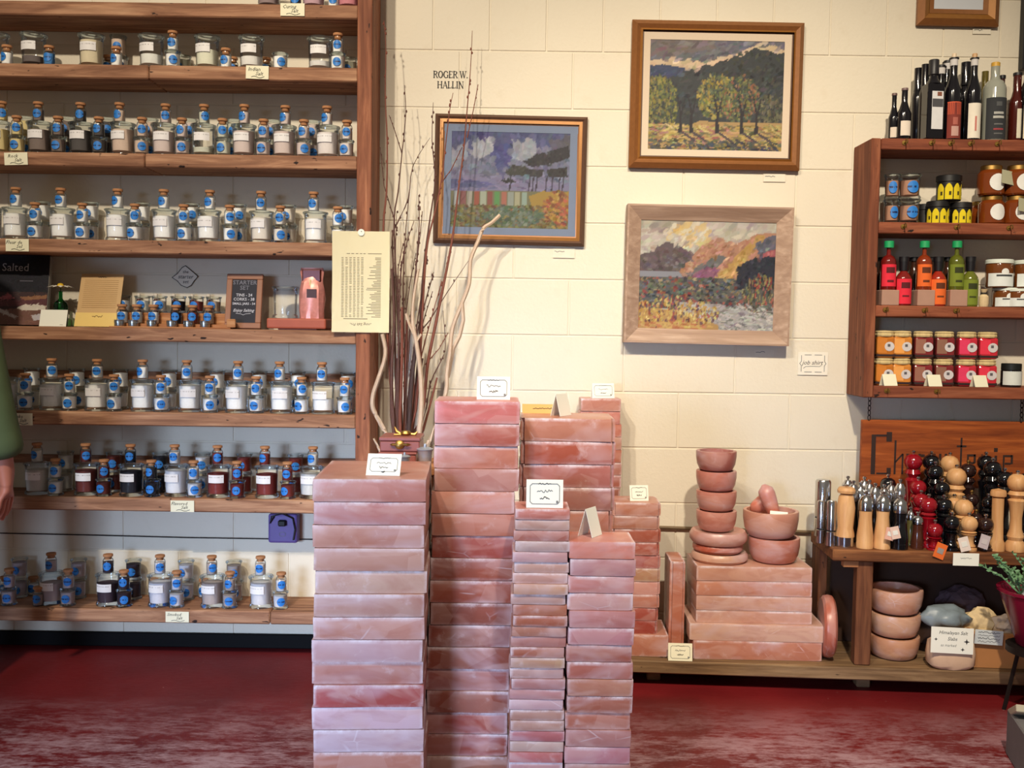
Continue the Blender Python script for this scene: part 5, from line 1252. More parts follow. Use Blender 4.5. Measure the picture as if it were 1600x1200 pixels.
# ------------------------------------------------------------------ cabinet shelf 1
z = cz['s1']; G2 = 'goods on the upper cabinet shelf'
for k, (px, d, lift) in enumerate(((1393, .12, 0), (1393, .12, 1), (1420, .13, 0), (1420, .13, 1))):
    sc_ = 1.12 if px == 1393 else 1.42
    t = small_jar('S', wx(px, d, z+.05), d, z+(.061*sc_ if px == 1420 else .0865)*lift+.0003, (176, 132, 108), f'{("lower", "upper")[lift]} {("slim", "wide")[px == 1420]} blue-stickered jar at the left of upper cabinet shelf', 'blue-stickered cabinet jars', .85)
    t.scale = (sc_*.9, sc_*.9, 1.415) if px == 1393 else (sc_*.98, sc_*.98, 1.40)
    t.location.z = z+.0003+lift*.0864
YEL = (222, 200, 24)
def tin(px, d, z0, label, s=1.0, rz=0.0):
    x = wx(px, d, z0+.03); t = thing('yellow_tin', label, 'tin', (x, -d, z0), rz, 'yellow and black tins'); t.scale = (s, s, s)
    ob('tin_body', MB().lathe([(0, 0), (.036, 0), (.0375, .002), (.0375, .058), (.036, .06)], 24).mesh('tin_body', M_PAINT), t, color=(20, 18, 16))
    ob('tin_lid', MB().lathe([(.0365, .060), (.0395, .0605), (.0395, .079), (.038, .081), (0, .081)], 24, caps=False).mesh('tin_lid', M_PAINT), t, color=(22, 21, 22))
    for k, a in enumerate((-62, -22, 18, 56)):
        ar = patch(.0382, 0, .0235, .052, 0, 'yellow_arch', M_MATTE, 6)
        for v in ar.vertices:                       # rounded top
            if v.co.z > 0:
                aa = math.atan2(v.co.y, v.co.x)+PI/2; v.co.z = .025-.016*(aa/(.01175/.0382))**2
        ob('yellow_arch', ar, t, (0, 0, .029), (0, 0, rad(a)), YEL)
        ob('black_mark', patch(.0388, 0, .007, .012, 0, 'black_mark', M_MATTE, 3), t, (0, 0, .022), (0, 0, rad(a+6)), (60, 54, 12))
tin(1465, .12, z+.0003, 'lower left yellow and black tin on upper cabinet shelf', .98, -.2)
tin(1501, .13, z+.0003, 'lower right yellow and black tin on upper cabinet shelf', .92, .15)
tin(1444, .05, z+.0003, 'dark tin at the back left of the yellow tins', .95, 1.2)
tin(1482, .125, z+.0805, 'top yellow and black tin balanced on the two lower tins', 1.08)
def honey(px, d, z0, label, s=1.0, tagp=None):
    x = wx(px, d, z0+.04); t = thing('amber_jar', label, 'jar', (x, -d, z0), 0.0, 'amber jars with white labels'); t.scale = (s, s, s)
    ob('jar_body', MB().lathe([(0, 0), (.041, 0), (.046, .006), (.047, .05), (.046, .078), (.038, .088), (.034, .092)], 20).mesh('jar_body', M_GLOSS), t, color=(120, 56, 20))
    ob('jar_lid', MB().lathe([(.034, .09), (.0365, .0905), (.0365, .104), (.034, .107), (0, .107)], 20, caps=False).mesh('jar_lid', M_BRASS), t)
    ob('label', disc(.0478, .030, 'round_label', M_MATTE, 20), t, (0, 0, .044), (0, 0, .1), (228, 228, 224))
    if tagp: ob('hang_tag', bevbox('hang_tag', .055, .0012, .05, M_MATTE, 0), t, tagp, (rad(-10), rad(8), rad(15)), (170, 168, 140))
honey(1549, .13, z+.0003, 'lower left amber jar with white oval label', .93)
honey(1588, .14, z+.0003, 'lower right amber jar behind a green-grey tag', .93, (.002, -.055, .066))
honey(1548, .13, z+.1003, 'upper left amber jar with white oval label', .97, (.04, -.045, .06)); honey(1590, .14, z+.1003, 'upper right amber jar with white oval label', .97, (.035, -.05, .07))
honey(1532, .045, z+.0003, 'lower amber jar half hidden at the back', .85); 
# ------------------------------------------------------------------ cabinet shelf 2
z = cz['s2']
RS, OS, GS = (226, 40, 62), (232, 106, 40), (118, 132, 36)
for k, (px, c, body, nm) in enumerate(((1386.5, RS, (110, 24, 20), 'pink-red'), (1442, OS, (130, 50, 22), 'orange'), (1492.5, GS, (90, 96, 30), 'olive green'))):
    d = .15; x = wx(px, d, z+.03); s = F/3.45
    hb = at(px, 453.5, d).z-z
    rb_ = ob('riser_block', bevbox('riser_block', 27/s, .06, hb, plain('cloudy_riser', (176, 138, 120), .35, var=.1), .002, 1, True), None, (x, -d, z+.0003)); tag(rb_, f'clear brown riser block under the tall {nm} sauce bottle', 'block', 'riser blocks')
    x2, d2, z2, h2 = x, d, z+hb+.0006, at(px, 377, d).z-z-hb
    bottle('sauce_bottle', f'tall green-capped sauce bottle with {nm} label', 'bottle', x2, d2, z2, h2, 11.5/s, 3.2/s, body, ((30, 160, 96), .021, .0165, None), [(.012, .088, 2.5, c)], 'tall sauce bottles', .58, .72, extra=[(.058, .078, 1.2, tuple(v*.4 for v in c)), (.026, .034, .9, tuple(v*.45 for v in c))], mat=M_GLOSS)
for k, (px, c, body, nm) in enumerate(((1411, RS, (120, 28, 24), 'pink-red'), (1465, OS, (150, 40, 24), 'orange'), (1515, GS, (100, 106, 34), 'olive green'))):
    d = .155; s = F/3.445; x, d_, z_, h_ = B(px, d, 's2', 403)
    t = bottle('sauce_bottle', f'short black-capped sauce bottle with {nm} label', 'bottle', x, d_, z_, h_, 12/s, 5/s, body, (BK, .012, .017, None), [(.006, .092, 2.5, c)], 'short sauce bottles', .56, .70, extra=[(.060, .080, 1.2, tuple(v*.4 for v in c)), (.03, .036, .9, tuple(v*.5 for v in c))])
    ob('neck_wrap', MB().lathe([(5.6/s, h_*.72), (6.4/s, h_*.73), (7.4/s, h_*.95), (7.6/s, h_*1.02), (0, h_*1.02)], 14, caps=False).mesh('neck_wrap', M_PAINT), t, color=BK)
for k, px in enumerate((1378, 1427, 1453, 1480)):
    x, d_, z_, h_ = B(px, .055, 's2', 402)
    bottle('sauce_bottle', f'dark black-capped bottle at the back of the sauce shelf, {ORD[k]} from left', 'bottle', x, d_, z_, h_, .021, .011, (60, 34, 24), (BK, .012, .017, None), None, 'back sauce bottles')
def white_jar(px, d, z0, label, w_=.046, h_=.092, rz=0.0):
    x = wx(px, d, z0+.04); t = thing('relish_jar', label, 'jar', (x, -d, z0), rz, 'white-labelled jars')
    ob('jar_body', MB().lathe([(0, 0), (w_*.94, 0), (w_, .004), (w_, h_*.80), (w_*.95, h_*.86)], 22).mesh('jar_body', M_GLOSS), t, color=(112, 62, 26))
    ob('jar_lid', MB().lathe([(w_*.95, h_*.85), (w_*1.03, h_*.86), (w_*1.03, h_*.97), (w_*.97, h_), (0, h_)], 22, caps=False).mesh('jar_lid', M_PAINT), t, color=(222, 230, 220))
    ob('label', patch(w_+.0006, 0, w_*2.6, h_*.46, 0, 'label', M_MATTE, 12), t, (0, 0, h_*.27), color=(226, 232, 230))
    ob('label_dome', disc(w_+.0009, .013, 'label_dome', M_MATTE, 14), t, (0, 0, h_*.54), color=(232, 234, 230))
    ob('label_print', patch(w_+.0014, 0, w_*1.3, h_*.06, 0, 'label_print', M_MATTE, 6), t, (0, 0, h_*.42), color=(60, 62, 66))
white_jar(1570, .12, z+.0003, 'lower left white-labelled relish jar', .040, .068); white_jar(1592, .15, z+.0003, 'lower right white-labelled relish jar', .037, .064)
white_jar(1561, .12, z+.0688, 'upper left white-labelled relish jar on its lower neighbour', .045, .098); white_jar(1606, .13, z+.0688, 'upper right white-labelled relish jar at photo edge', .045, .096)
t = thing('raffia_bundle', 'small cream raffia bag between the green bottle and relish jars', 'bag', (wx(1537, .165, z+.03), -.165, z+.0003))
ob('bag_body', MB().lathe([(0, 0), (.014, 0), (.0165, .01), (.016, .035), (.008, .044), (.007, .048), (.013, .060), (.010, .061)], 14).mesh('bag_body', plain('cream_raffia', (214, 190, 148), .8, var=.15, scale=80), 20), t)
ob('tie', MB().lathe([(.0095, .043), (.011, .046), (.0095, .049)], 12, caps=False).mesh('tie', M_INK), t)
# ------------------------------------------------------------------ cabinet shelf 3: raffia-topped jars in two tiers
z = cz['bot']
JC = [((202, 122, 40), (190, 112, 36), 'amber'), ((232, 160, 80), (206, 130, 52), 'orange'), ((150, 100, 82), (130, 40, 44), 'brown'), ((140, 98, 78), (126, 38, 42), 'dark brown'), ((224, 56, 96), (196, 44, 60), 'pink'), ((226, 48, 74), (196, 40, 54), 'red-pink')]
RAF = plain('raffia', (206, 184, 132), .9, var=.25, scale=90)
jm = bevbox('jam_glass', .062, .052, .075, M_GLOSS, .008, 2, True)
for k, px in enumerate((1378, 1405, 1438, 1471, 1506, 1538)):
    for up in (0, 1):
        d = .125; x = wx(px+2, d, z+.04); h_ = .0965
        t = thing('jam_jar', f'{("lower", "upper")[up]} {JC[k][2]} raffia-topped jam jar, {ORD[k]} column from left', 'jar', (x, -d, z+.0003+h_*up), rad(-8), 'raffia-topped jam jars')
        ob('jar_glass', jm, t, color=JC[k][1])
        ob('side_label', bevbox('side_label', .034, .001, .05, M_MATTE, 0), t, (-.013, -.0266, .042), color=JC[k][0])
        ob('base_band', bevbox('base_band', .0625, .0525, .009, M_PAINT, .001), t, (0, 0, .009), color=(50, 28, 26))
        ob('front_label', disc(2.0, .0165, 'front_label', M_MATTE, 14) if 'front_label' not in bpy.data.meshes else bpy.data.meshes['front_label'], t, (.012, 1.9722, .040), color=(206, 200, 200))
        ob('label_mark', bevbox('label_mark', .009, .001, .009, M_MATTE, 0), t, (.010, -.0285, .044), color=(92, 88, 92))
        ob('raffia_top', MB().lathe([(.026, .073), (.031, .075), (.033, .080), (.031, .086), (.033, .0905), (.028, .0945), (0, .096)], 12, caps=False).mesh('raffia_top', RAF, 15) if 'raffia_top' not in bpy.data.meshes else bpy.data.meshes['raffia_top'], t)
for k, (px, w) in enumerate(((1392, 24), (1462, 24), (1534, 24))):
    price_card(px, 604+k*1.5, w, 18, .178, f'small blank tent card on the cabinet bottom, {ORD[k]} from left', rz=rad(14), tilt=20, border=False, lines=0, blot=False, mat=M_TAG, zbase=z+.0005)
x, d_, z_, h_ = B(1580, .13, 'bot', 568); 
t = thing('white_label_jar', 'small black-lidded jar with white wrap label', 'jar', (x, -d_, z_))
ob('jar_body', MB().lathe([(0, 0), (.033, 0), (.034, .003), (.034, h_*.70), (.030, h_*.74)], 20).mesh('jar_body', M_GLOSS), t, color=(30, 26, 26)); ob('jar_lid', MB().lathe([(.030, h_*.72), (.0335, h_*.725), (.0335, h_*.98), (.032, h_), (0, h_)], 20, caps=False).mesh('jar_lid', M_PAINT), t, color=(22, 26, 26)); ob('label', patch(.0348, 0, .09, h_*.58, 0, 'label', M_MATTE, 12), t, (0, 0, h_*.38), color=(216, 222, 216))
# black post in the upper right corner
a, b = at(1597, 108, .03), at(1603, -40, .03)
o = ob('black_metal_bar', bevbox('black_metal_bar', .022, .03, b.z-a.z+.5, plain('black_metal', (20, 19, 22), .5), .002), None, (a.x+.008, -.022, (a.z+b.z+.5)/2)); tag(o, 'black metal bar on the wall at the upper right corner', 'post')

# ------------------------------------------------------------------ mill table standing on the bench
mz_f = wz(857, .39, wx(1320, .39, .5)); MT = .045
mx0 = wx(1296, .37, .45)
def local(x, d):                                     # world position of a point given its x and distance behind the bench front
    return x
MD = .30
mt = thing('mill_table', 'rough wooden shelf table holding rows of pepper mills', 'table', (mx0, -bd(mx0), 0), BA)
ML = 1.05
ob('top_board', bevbox('top_board', ML, MD, .040, M_MILLSHELF, .004, jitter=.0015), mt, (ML/2, MD/2, mz_f-.020))
ob('apron', bevbox('apron', .05, .03, .022, M_RACK, .002), mt, (.065, .035, mz_f-.052))
zleg0, zleg1 = zp+.0002, mz_f-.04
ob('leg', bevbox('leg', .052, .05, zleg1-zleg0, M_BENCHZ, .004, jitter=.001), mt, (.112, .045, (zleg0+zleg1)/2))
ob('leg', bevbox('leg', .052, .07, zleg1-zleg0, M_BENCHZ, .004, jitter=.001), mt, (.95, .075, (zleg0+zleg1)/2))
ob('side_panel', bevbox('side_panel', .03, .10, zleg1-zleg0, M_BENCHZ, .003), mt, (.02, .245, (zleg0+zleg1)/2))
ob('back_panel', bevbox('back_panel', ML-.1, .015, zleg1-zleg0-.002, plain('dark_back_panel', (64, 40, 28), .8, var=.2), 0), mt, (ML/2+.02, .285, (zleg0+zleg1)/2))
TB_F = bd(wx(1450, .38, .45))-.0                      # table front distance near the middle

# ------------------------------------------------------------------ pepper mills
STEEL = M_CHROME
def mill(px, back, pytop, kind, col, label, rpx=13, tagc=None):
    "back = distance behind the table's front edge"
    x = wx(px, .3, mz_f+.08)
    for _ in range(3): d = bd(x)-back; x = wx(px, d, mz_f+.08)
    z0 = mz_f+.0004; h_ = wz(pytop, d, x)-z0; s = F/(3.6-d); r_ = rpx/s
    t = thing('pepper_mill', label, 'pepper mill', (x, -d, z0), 0.0, 'pepper mills on the table')
    bm_ = M_NAT if col == 'nat' else M_GLOSS; cc = None if col == 'nat' else col
    kn = lambda zz_: ob('knob', MB().lathe([(0, zz_-.004), (.004, zz_-.004), (.0035, zz_+.001), (.0062, zz_+.004), (.0066, zz_+.008), (.004, zz_+.011), (0, zz_+.0115)], 10, caps=False).mesh('knob', M_BRASS if kind == 'brass' else STEEL), t)
    if kind in ('ball', 'brass'):
        hb = h_-.0115-r_*1.75-.001
        P = [(0, 0), (r_*.98, 0), (r_, .004), (r_*.98, hb*.12), (r_*.72, hb*.18), (r_*.85, hb*.24), (r_*.62, hb*.36), (r_*.58, hb*.55), (r_*.72, hb*.75), (r_*.9, hb*.84), (r_*.6, hb*.88), (r_*.92, hb*.94), (r_*.7, hb)]
        ob('mill_body', MB().lathe(P, 18).mesh('mill_body', bm_), t, color=cc)
        hc = hb+.001; H_ = [(r_*.55, hc), (r_*.80, hc+r_*.18), (r_*1.0, hc+r_*.6), (r_*1.0, hc+r_*1.0), (r_*.8, hc+r_*1.45), (r_*.45, hc+r_*1.7), (0, hc+r_*1.75)]
        ob('mill_head', MB().lathe(H_, 18).mesh('mill_head', bm_), t, color=cc); kn(hc+r_*1.75+.001)
    elif kind == 'steel':
        hb = h_*.66
        P = [(0, 0), (r_, 0), (r_, hb*.14), (r_*.97, hb*.15), (r_*.99, hb*.3), (r_*.82, hb*.6), (r_*.74, hb*.85), (r_*.78, hb)]
        ob('mill_body', MB().lathe(P, 18).mesh('mill_body', bm_), t, color=cc)
        hh = h_-.0115-hb
        ob('mill_head', MB().lathe([(r_*.70, hb), (r_*.86, hb+.002), (r_*.88, hb+hh*.45), (r_*.74, hb+hh*.75), (r_*.4, hb+hh*.97), (0, hb+hh)], 18).mesh('mill_head', STEEL), t); kn(h_-.010)
    elif kind == 'tube':
        ob('mill_body', MB().lathe([(0, 0), (r_, 0), (r_, h_*.30), (r_*.9, h_*.31)], 18).mesh('mill_body', STEEL), t)
        ob('ring', MB().lathe([(r_*.9, h_*.31), (r_*.9, h_*.34)], 18).mesh('ring', M_BLACK), t)
        ob('mill_head', MB().lathe([(r_*.9, h_*.34), (r_, h_*.345), (r_, h_*.95), (r_*.85, h_*.985), (0, h_)], 18).mesh('mill_head', STEEL), t)
    elif kind == 'woodsteel':
        ob('steel_base', MB().lathe([(0, 0), (r_*.9, 0), (r_*.9, h_*.16)], 18).mesh('steel_base', STEEL), t)
        ob('mill_body', MB().lathe([(r_*.9, h_*.16), (r_*.98, h_*.165), (r_*.95, h_*.22), (r_*.82, h_*.3), (r_*.98, h_*.62), (r_*.78, h_*.80), (r_*.6, h_*.84)], 20).mesh('mill_body', bm_), t)
        ob('mill_head', MB().lathe([(r_*.6, h_*.845), (r_*.92, h_*.86), (r_*.96, h_*.90), (r_*.8, h_*.945), (0, h_*.95)], 20).mesh('mill_head', bm_), t); kn(h_-.012)
    elif kind == 'column':
        ob('mill_body', MB().lathe([(0, 0), (r_, 0), (r_, h_*.12), (r_*.8, h_*.18), (r_*.72, h_*.5), (r_*.74, h_*.85)], 18).mesh('mill_body', bm_), t)
        ob('mill_head', MB().lathe([(r_*.74, h_*.86), (r_*.98, h_*.88), (r_*1.0, h_*.93), (r_*.9, h_*.97), (0, h_)], 18).mesh('mill_head', bm_), t)
    if tagc:
        dx, zf, sz, cA, cB, ro = tagc
        tg = ob('price_tag', bevbox('price_tag', sz*.72, .0012, sz, M_MATTE, 0), t, (dx, -r_-.012, zf), (rad(-8), rad(ro), 0), cA)
        ob('tag_patch', bevbox('tag_patch', sz*.4, .001, sz*.36, M_MATTE, 0), tg, (0, -.0012, 0), color=cB)
        ob('tag_string', MB().tube([(0, 0, sz*.45), (-dx*.5, .004, sz*.8)], .0007, 4).mesh('tag_string', M_INK), tg)
    return t
NAT = 'nat'; RM = (140, 14, 28); BM = (14, 14, 18); DB = (44, 26, 24)
OT = (222, 104, 38); WT = (226, 224, 216); GQ = (150, 142, 138)
MILLS = [
 (1285, .22, 748, 'tube', None, 'tall wide chrome mill at the back left corner', 12), (1283, .10, 781, 'tube', None, 'slim chrome mill at the far left front', 6.5), (1299, .06, 781, 'tube', None, 'slim chrome mill with black ring beside wooden steel-based mill', 7.5),
 (1321, .05, 756, 'woodsteel', NAT, 'rounded beech mill standing on a steel base', 14.5),
 (1352, .04, 768, 'steel', NAT, 'left beech mill with steel dome top', 13), (1379, .04, 768, 'steel', NAT, 'right beech mill with steel dome top', 13, (.010, .055, .04, (222, 170, 150), WT, 14)),
 (1406, .04, 773, 'steel', BM, 'black mill with steel dome top in front', 13.5, (-.03, .06, .04, (220, 190, 176), WT, -12)),
 (1434, .05, 800, 'steel', (74, 38, 26), 'small brown mill with steel top', 10), (1423, .10, 792, 'steel', (110, 104, 60), 'small olive mill with pale steel top', 9),
 (1323, .20, 744, 'steel', BM, 'steel-topped mill in the back row, first from left', 11), (1332, .14, 751, 'steel', BM, 'steel-topped mill right behind rounded beech mill', 11),
 (1349, .22, 745, 'steel', BM, 'steel-topped mill in the back row, second from left', 11), (1343, .16, 754, 'steel', BM, 'steel-topped mill in the middle row, first from left', 10),
 (1357, .15, 750, 'steel', NAT, 'steel-topped mill in the middle row, second from left', 10), (1366, .11, 755, 'steel', BM, 'steel-topped mill in the middle row, third from left', 11),
 (1380, .13, 757, 'steel', BM, 'steel-topped mill in the middle row, fourth from left', 11), (1391, .17, 752, 'steel', BM, 'steel-topped mill in the middle row, fifth from left', 11), (1405, .12, 749, 'steel', (206, 206, 206), 'white-bodied mill with steel top', 11), (1386, .23, 741, 'ball', BM, 'round black mill behind the steel tops', 12),
 (1424, .24, 704, 'ball', RM, 'tallest red mill in the back row', 13.5, (-.01, .135, .042, (216, 116, 70), GQ, 14)), (1433, .17, 745, 'ball', RM, 'red mill in second place from the back', 12.5), (1438, .12, 766, 'ball', RM, 'red mill in third place from the back', 12), (1450, .08, 772, 'ball', RM, 'red mill with white tag near the front', 13, (.012, .042, .04, (214, 96, 60), WT, -14)),
 (1461, .035, 812, 'ball', RM, 'smallest red mill with orange tag hanging over the table edge', 12, (.004, .004, .050, OT, GQ, 22)),
 (1452, .24, 705, 'ball', BM, 'tallest black mill right of tallest red mill', 13, (-.012, .135, .045, (222, 110, 60), WT, -14)), (1459, .19, 721, 'ball', BM, 'black mill in second place from the back', 12.5), (1470, .14, 747, 'ball', BM, 'black mill in third place from the back', 12), (1474, .09, 773, 'ball', BM, 'black mill in fourth place from the back', 13), (1487, .035, 800, 'ball', BM, 'smallest black mill at the front with white tag', 12.5, (.026, .028, .046, (226, 210, 200), WT, -14)),
 (1481, .245, 707, 'ball', NAT, 'tallest beech ball-head mill in the back row', 14), (1492, .19, 726, 'ball', NAT, 'large beech ball-head mill in second row with orange tag', 15, (.020, .100, .052, OT, GQ, 20)), (1490, .13, 772, 'ball', NAT, 'beech ball-head mill half hidden in third row', 11), (1505, .09, 775, 'ball', NAT, 'beech ball-head mill in fourth row', 14), (1514, .04, 801, 'ball', NAT, 'smallest beech ball-head mill at the front', 13),
 (1510, .24, 719, 'brass', DB, 'dark brown mill with brass knob in the back row', 12), (1517, .17, 766, 'brass', DB, 'dark brown mill with brass knob in the middle row', 11), (1525, .11, 796, 'brass', DB, 'dark brown mill with brass knob lower in the row', 11), (1540, .05, 803, 'ball', DB, 'small dark brown mill at the front with pale tag', 12, (-.02, .035, .045, (190, 176, 180), (200, 190, 190), 18)),
 (1537, .24, 706, 'ball', BM, 'large black mill in the back row before sign letters', 13), (1548, .18, 715, 'ball', BM, 'large black mill in second row right side', 13.5), (1567, .15, 731, 'ball', BM, 'large black mill between beech column and sign', 13.5), (1601, .2, 734, 'ball', BM, 'black mill cut by the right photo edge', 12),
 (1543, .11, 771, 'ball', BM, 'shiny black mill left of the beech column mill', 10), (1558, .05, 763, 'column', NAT, 'slender beech column mill without ball head', 12), (1587, .05, 735, 'ball', NAT, 'tall light beech mill at the right front', 15, (.03, .02, .03, (226, 200, 190), WT, 20)),
]
for M_ in MILLS: mill(*M_)
price_card(1509, 884, 40, 20, bd(wx(1509, .4, .45))+.006, 'white card fixed on the mill table edge', rz=BA, tilt=0, tent=False, border=False, lines=1, blot=False, seed=15)

# ------------------------------------------------------------------ salt slabs, bowls and plates on the bench
def slab(px0, px1, pya, pyb, d, dep, c, label, seed, z0=None, rz=0.0):
    a, b = at(px0, pya, d), at(px1, pya, d)
    zb_ = at((px0+px1)/2, pyb, d).z if z0 is None else z0; zt_ = (a.z+b.z)/2
    o = ob('salt_block', salt_mesh(b.x-a.x, dep, zt_-zb_, seed), None, ((a.x+b.x)/2, -d+dep/2, zb_), (0, 0, rz), c); tag(o, label, 'salt block', 'salt slabs piled on the bench'); return zt_
ORS = [(214, 164, 138), (216, 168, 142), (210, 146, 118), (216, 166, 140)]
dS1 = .355
zz = slab(1084, 1286, 1003, 1030, dS1, .24, (198, 132, 104), 'lowest wide salt slab of the bench pile', 101, zp+.0003, rad(-1))
zz = slab(1080, 1291, 977, 1003, dS1-.002, .24, (220, 178, 152), 'second wide salt slab of the bench pile', 102, zz+.0002, rad(-2))
for k, py in enumerate((955, 932, 909, 886)):
    zz = slab(1089, 1270, py, 0, dS1-.02, .20, ORS[k], f'salt slab on the bench pile, {ORD[k+2]} layer from the bottom', 103+k, zz+.0002, rad(-1.5+k*.3))
ZT = zz
# upright slab and round disc
a, b = at(1047, 878, .30), at(1071, 878, .30); zs_ = gz2
o = ob('salt_block', salt_mesh(b.x-a.x, .16, a.z-zp, 120, round_=.006), None, ((a.x+b.x)/2+.004, -.30+.08, zp+.0003), (0, 0, rad(-2)), (196, 124, 96)); tag(o, 'upright thick salt slab between the two bench piles', 'salt block')
q = at(1292, 969, .28); zc_ = q.z
m = MB(); m.lathe([(0, -.021), (.092, -.021), (.102, -.014), (.105, 0), (.102, .014), (.092, .021), (0, .021)], 32, caps=False)
me = m.mesh('round_salt_plate', M_SALTBLOCK)
o = ob('round_salt_plate', me, None, (1.080, -.305, zp+.1055), (PI/2, 0, rad(80)), (190, 104, 80)); tag(o, 'round salt disc standing on edge beside the bench pile', 'salt plate')
# bowls
def bowl_mesh(R, H, tk):
    out = [(0, 0), (R*.68, 0), (R*.82, H*.08), (R*.94, H*.34), (R*.995, H*.70), (R, H*.95), (R*.985, H)]
    inn = [(R-tk, H), (R*.98-tk, H*.70), (R*.90-tk, H*.42), (R*.68-tk*.5, H*.22), (0, H*.18)]
    return MB().lathe(out+inn, 28, caps=False).mesh('salt_bowl', M_SALTBLOCK, 50)
def bowl(px, d, z0, R, H, c, label, rz=0.0, tilt=0.0):
    x = wx(px, d, z0+H/2); o = ob('salt_bowl', bowl_mesh(R, H, .012), None, (x, -d, z0), (tilt, tilt*.5, rz), c); return tag(o, label, 'bowl', 'salt bowls')
def plate(px, d, z0, R, H, c, label):
    o = ob('round_salt_plate', MB().lathe([(0, 0), (R*.9, 0), (R, H*.3), (R, H*.7), (R*.92, H), (R*.8, H*.9), (0, H*.88)], 32, caps=False).mesh('round_salt_plate', M_SALTBLOCK, 40), None, (wx(px, d, z0), -d, z0), (0, 0, z0*9), c); tag(o, label, 'salt plate', 'round salt plates'); return z0+H
dB = .235; s = F/(3.6-dB)
z1 = plate(1124, dB, ZT+.0003, 44/s, .032, (216, 168, 140), 'lowest round salt plate under the bowl tower')
z1 = plate(1121, dB, z1+.0003, 39/s, .030, (190, 96, 72), 'dark middle round salt plate under the bowl tower')
z1 = plate(1122, dB, z1+.0003, 45/s, .042, (216, 162, 144), 'thick top round salt plate under the bowl tower')
zt_ = z1
for k, (c, lab) in enumerate((((214, 146, 128), 'lowest pink bowl of the tower of four'), ((210, 138, 120), 'second pink bowl of the tower of four'), ((200, 122, 104), 'third pink bowl of the tower of four'), ((176, 108, 98), 'dark-marbled top bowl of the tower of four'))):
    Hb = (wz(704, dB, wx(1120, dB, .8))-z1)/4
    bowl(1119, dB, zt_+.0003, 31.5/s, Hb-.0003, c, lab, k*1.3); zt_ += Hb
dB2 = .24; s = F/(3.6-dB2)
H1 = wz(838, dB2, wx(1205, dB2, .5))-ZT; H2 = wz(797, dB2, wx(1205, dB2, .6))-ZT-H1
bowl(1209, dB2, ZT+.0003, 40/s, H1, (204, 124, 96), 'lower of two wide salt bowls on the bench pile', .5)
bowl(1204, dB2, ZT+H1+.0006, 43/s, H2, (216, 160, 132), 'upper wide salt bowl holding two pestles', 2.1)
zi = ZT+H1+H2*.2
def pestle(p0, p1, r0, r1, label):
    p0, p1 = Vector(p0), Vector(p1); n = 9
    pts = [p0.lerp(p1, i/(n-1)) for i in range(n)]; R_ = [(r0+(r1-r0)*i/(n-1))*math.sqrt(max(.03, 1-(abs(2*i/(n-1)-1))**4)) for i in range(n)]
    o = ob('salt_pestle', MB().tube(pts, R_, 14).mesh('salt_pestle', M_SALTBLOCK, 50), None, (0, 0, 0), (0, 0, 0), (208, 122, 98)); tag(o, label, 'pestle', 'salt pestles')
cxb = wx(1204, dB2, zi)
pestle((cxb+.022, -dB2-.012, zi+.026), tuple(at(1193, 757, dB2-.01)), .016, .034, 'upright salt pestle leaning in the upper wide bowl')
pestle(tuple(at(1174, 799, dB2-.045)), tuple(at(1207, 772, dB2-.05)), .024, .027, 'fat salt pestle lying low in the upper wide bowl')
t = thing('price_card', 'small white card stuck in the upper wide bowl', 'price card', at(1217, 806, dB2+.062), rot=(rad(-20), rad(4), rad(-6)))
ob('card_front', bevbox('card_front', 27/s, .001, .03, M_PAPER, 0), t)

# ------------------------------------------------------------------ under the mill table
dU = .285; s = F/(3.6-dU)
zu = zp+.0003
xb_ = wx(1396, dU, .2)
Hs = [(wz(py, dU, xb_)-zp) for py in (998, 964, 930)]
bowl(1396, dU, zu, 39/s, .075, (220, 166, 126), 'lowest of three large tan salt bowls under the table', .3)
bowl(1397, dU, zu+.0755, 40/s, .078, (228, 180, 144), 'middle of three large tan salt bowls under the table', 1.7)
bowl(1399, dU, zu+.154, 41/s, .082, (226, 172, 138), 'top of three large tan salt bowls under the table', 2.9)
# carton with bags and rocks
a, b = at(1523, 990, .40), at(1606, 990, .40)
bx_w = b.x-a.x+.12; bz_h = a.z-zp
t = thing('wooden_crate', 'brown wooden crate of salt rocks at the right bench end', 'crate', (a.x, -.40, zp+.0003), BA)
cm = plain('crate_wood', (172, 116, 66), .7, var=.15, scale=12)
ob('front_board', bevbox('front_board', bx_w, .012, bz_h, cm, .002, base=True), t, (bx_w/2, .006, 0)); ob('back_board', bevbox('back_board', bx_w, .012, bz_h, cm, .002, base=True), t, (bx_w/2, .19, 0))
for xx in (.006, bx_w-.006): ob('side_board', bevbox('side_board', .012, .172, bz_h, cm, .002, base=True), t, (xx, .098, 0))
ob('bottom_board', bevbox('bottom_board', bx_w-.024, .172, .010, cm, 0, base=True), t, (bx_w/2, .098, 0))
def rock(name, label, cat, p, sz, col, seed, mat=None, rough=.35, rot=(0, 0, 0)):
    bm = bmesh.new(); bmesh.ops.create_icosphere(bm, subdivisions=3, radius=1.0)
    for v in bm.verts:
        n_ = noise.noise(v.co*1.4+Vector((seed*5.1, 0, 0)))*rough+noise.noise(v.co*3.5+Vector((0, seed*3.7, 0)))*rough*.4
        v.co = v.co*(1+n_); v.co.x *= sz[0]; v.co.y *= sz[1]; v.co.z *= sz[2]
    zmin = min(v.co.z for v in bm.verts); bmesh.ops.translate(bm, vec=(0, 0, -zmin), verts=bm.verts)
    me = bpy.data.meshes.new(name); bm.to_mesh(me); bm.free(); me.materials.append(mat or M_MATTE)
    if 'bag' in name: me.polygons.foreach_set('use_smooth', [True]*len(me.polygons))
    o = ob(name, me, None, p, rot, col); return tag(o, label, cat)
zc2 = zp+.011
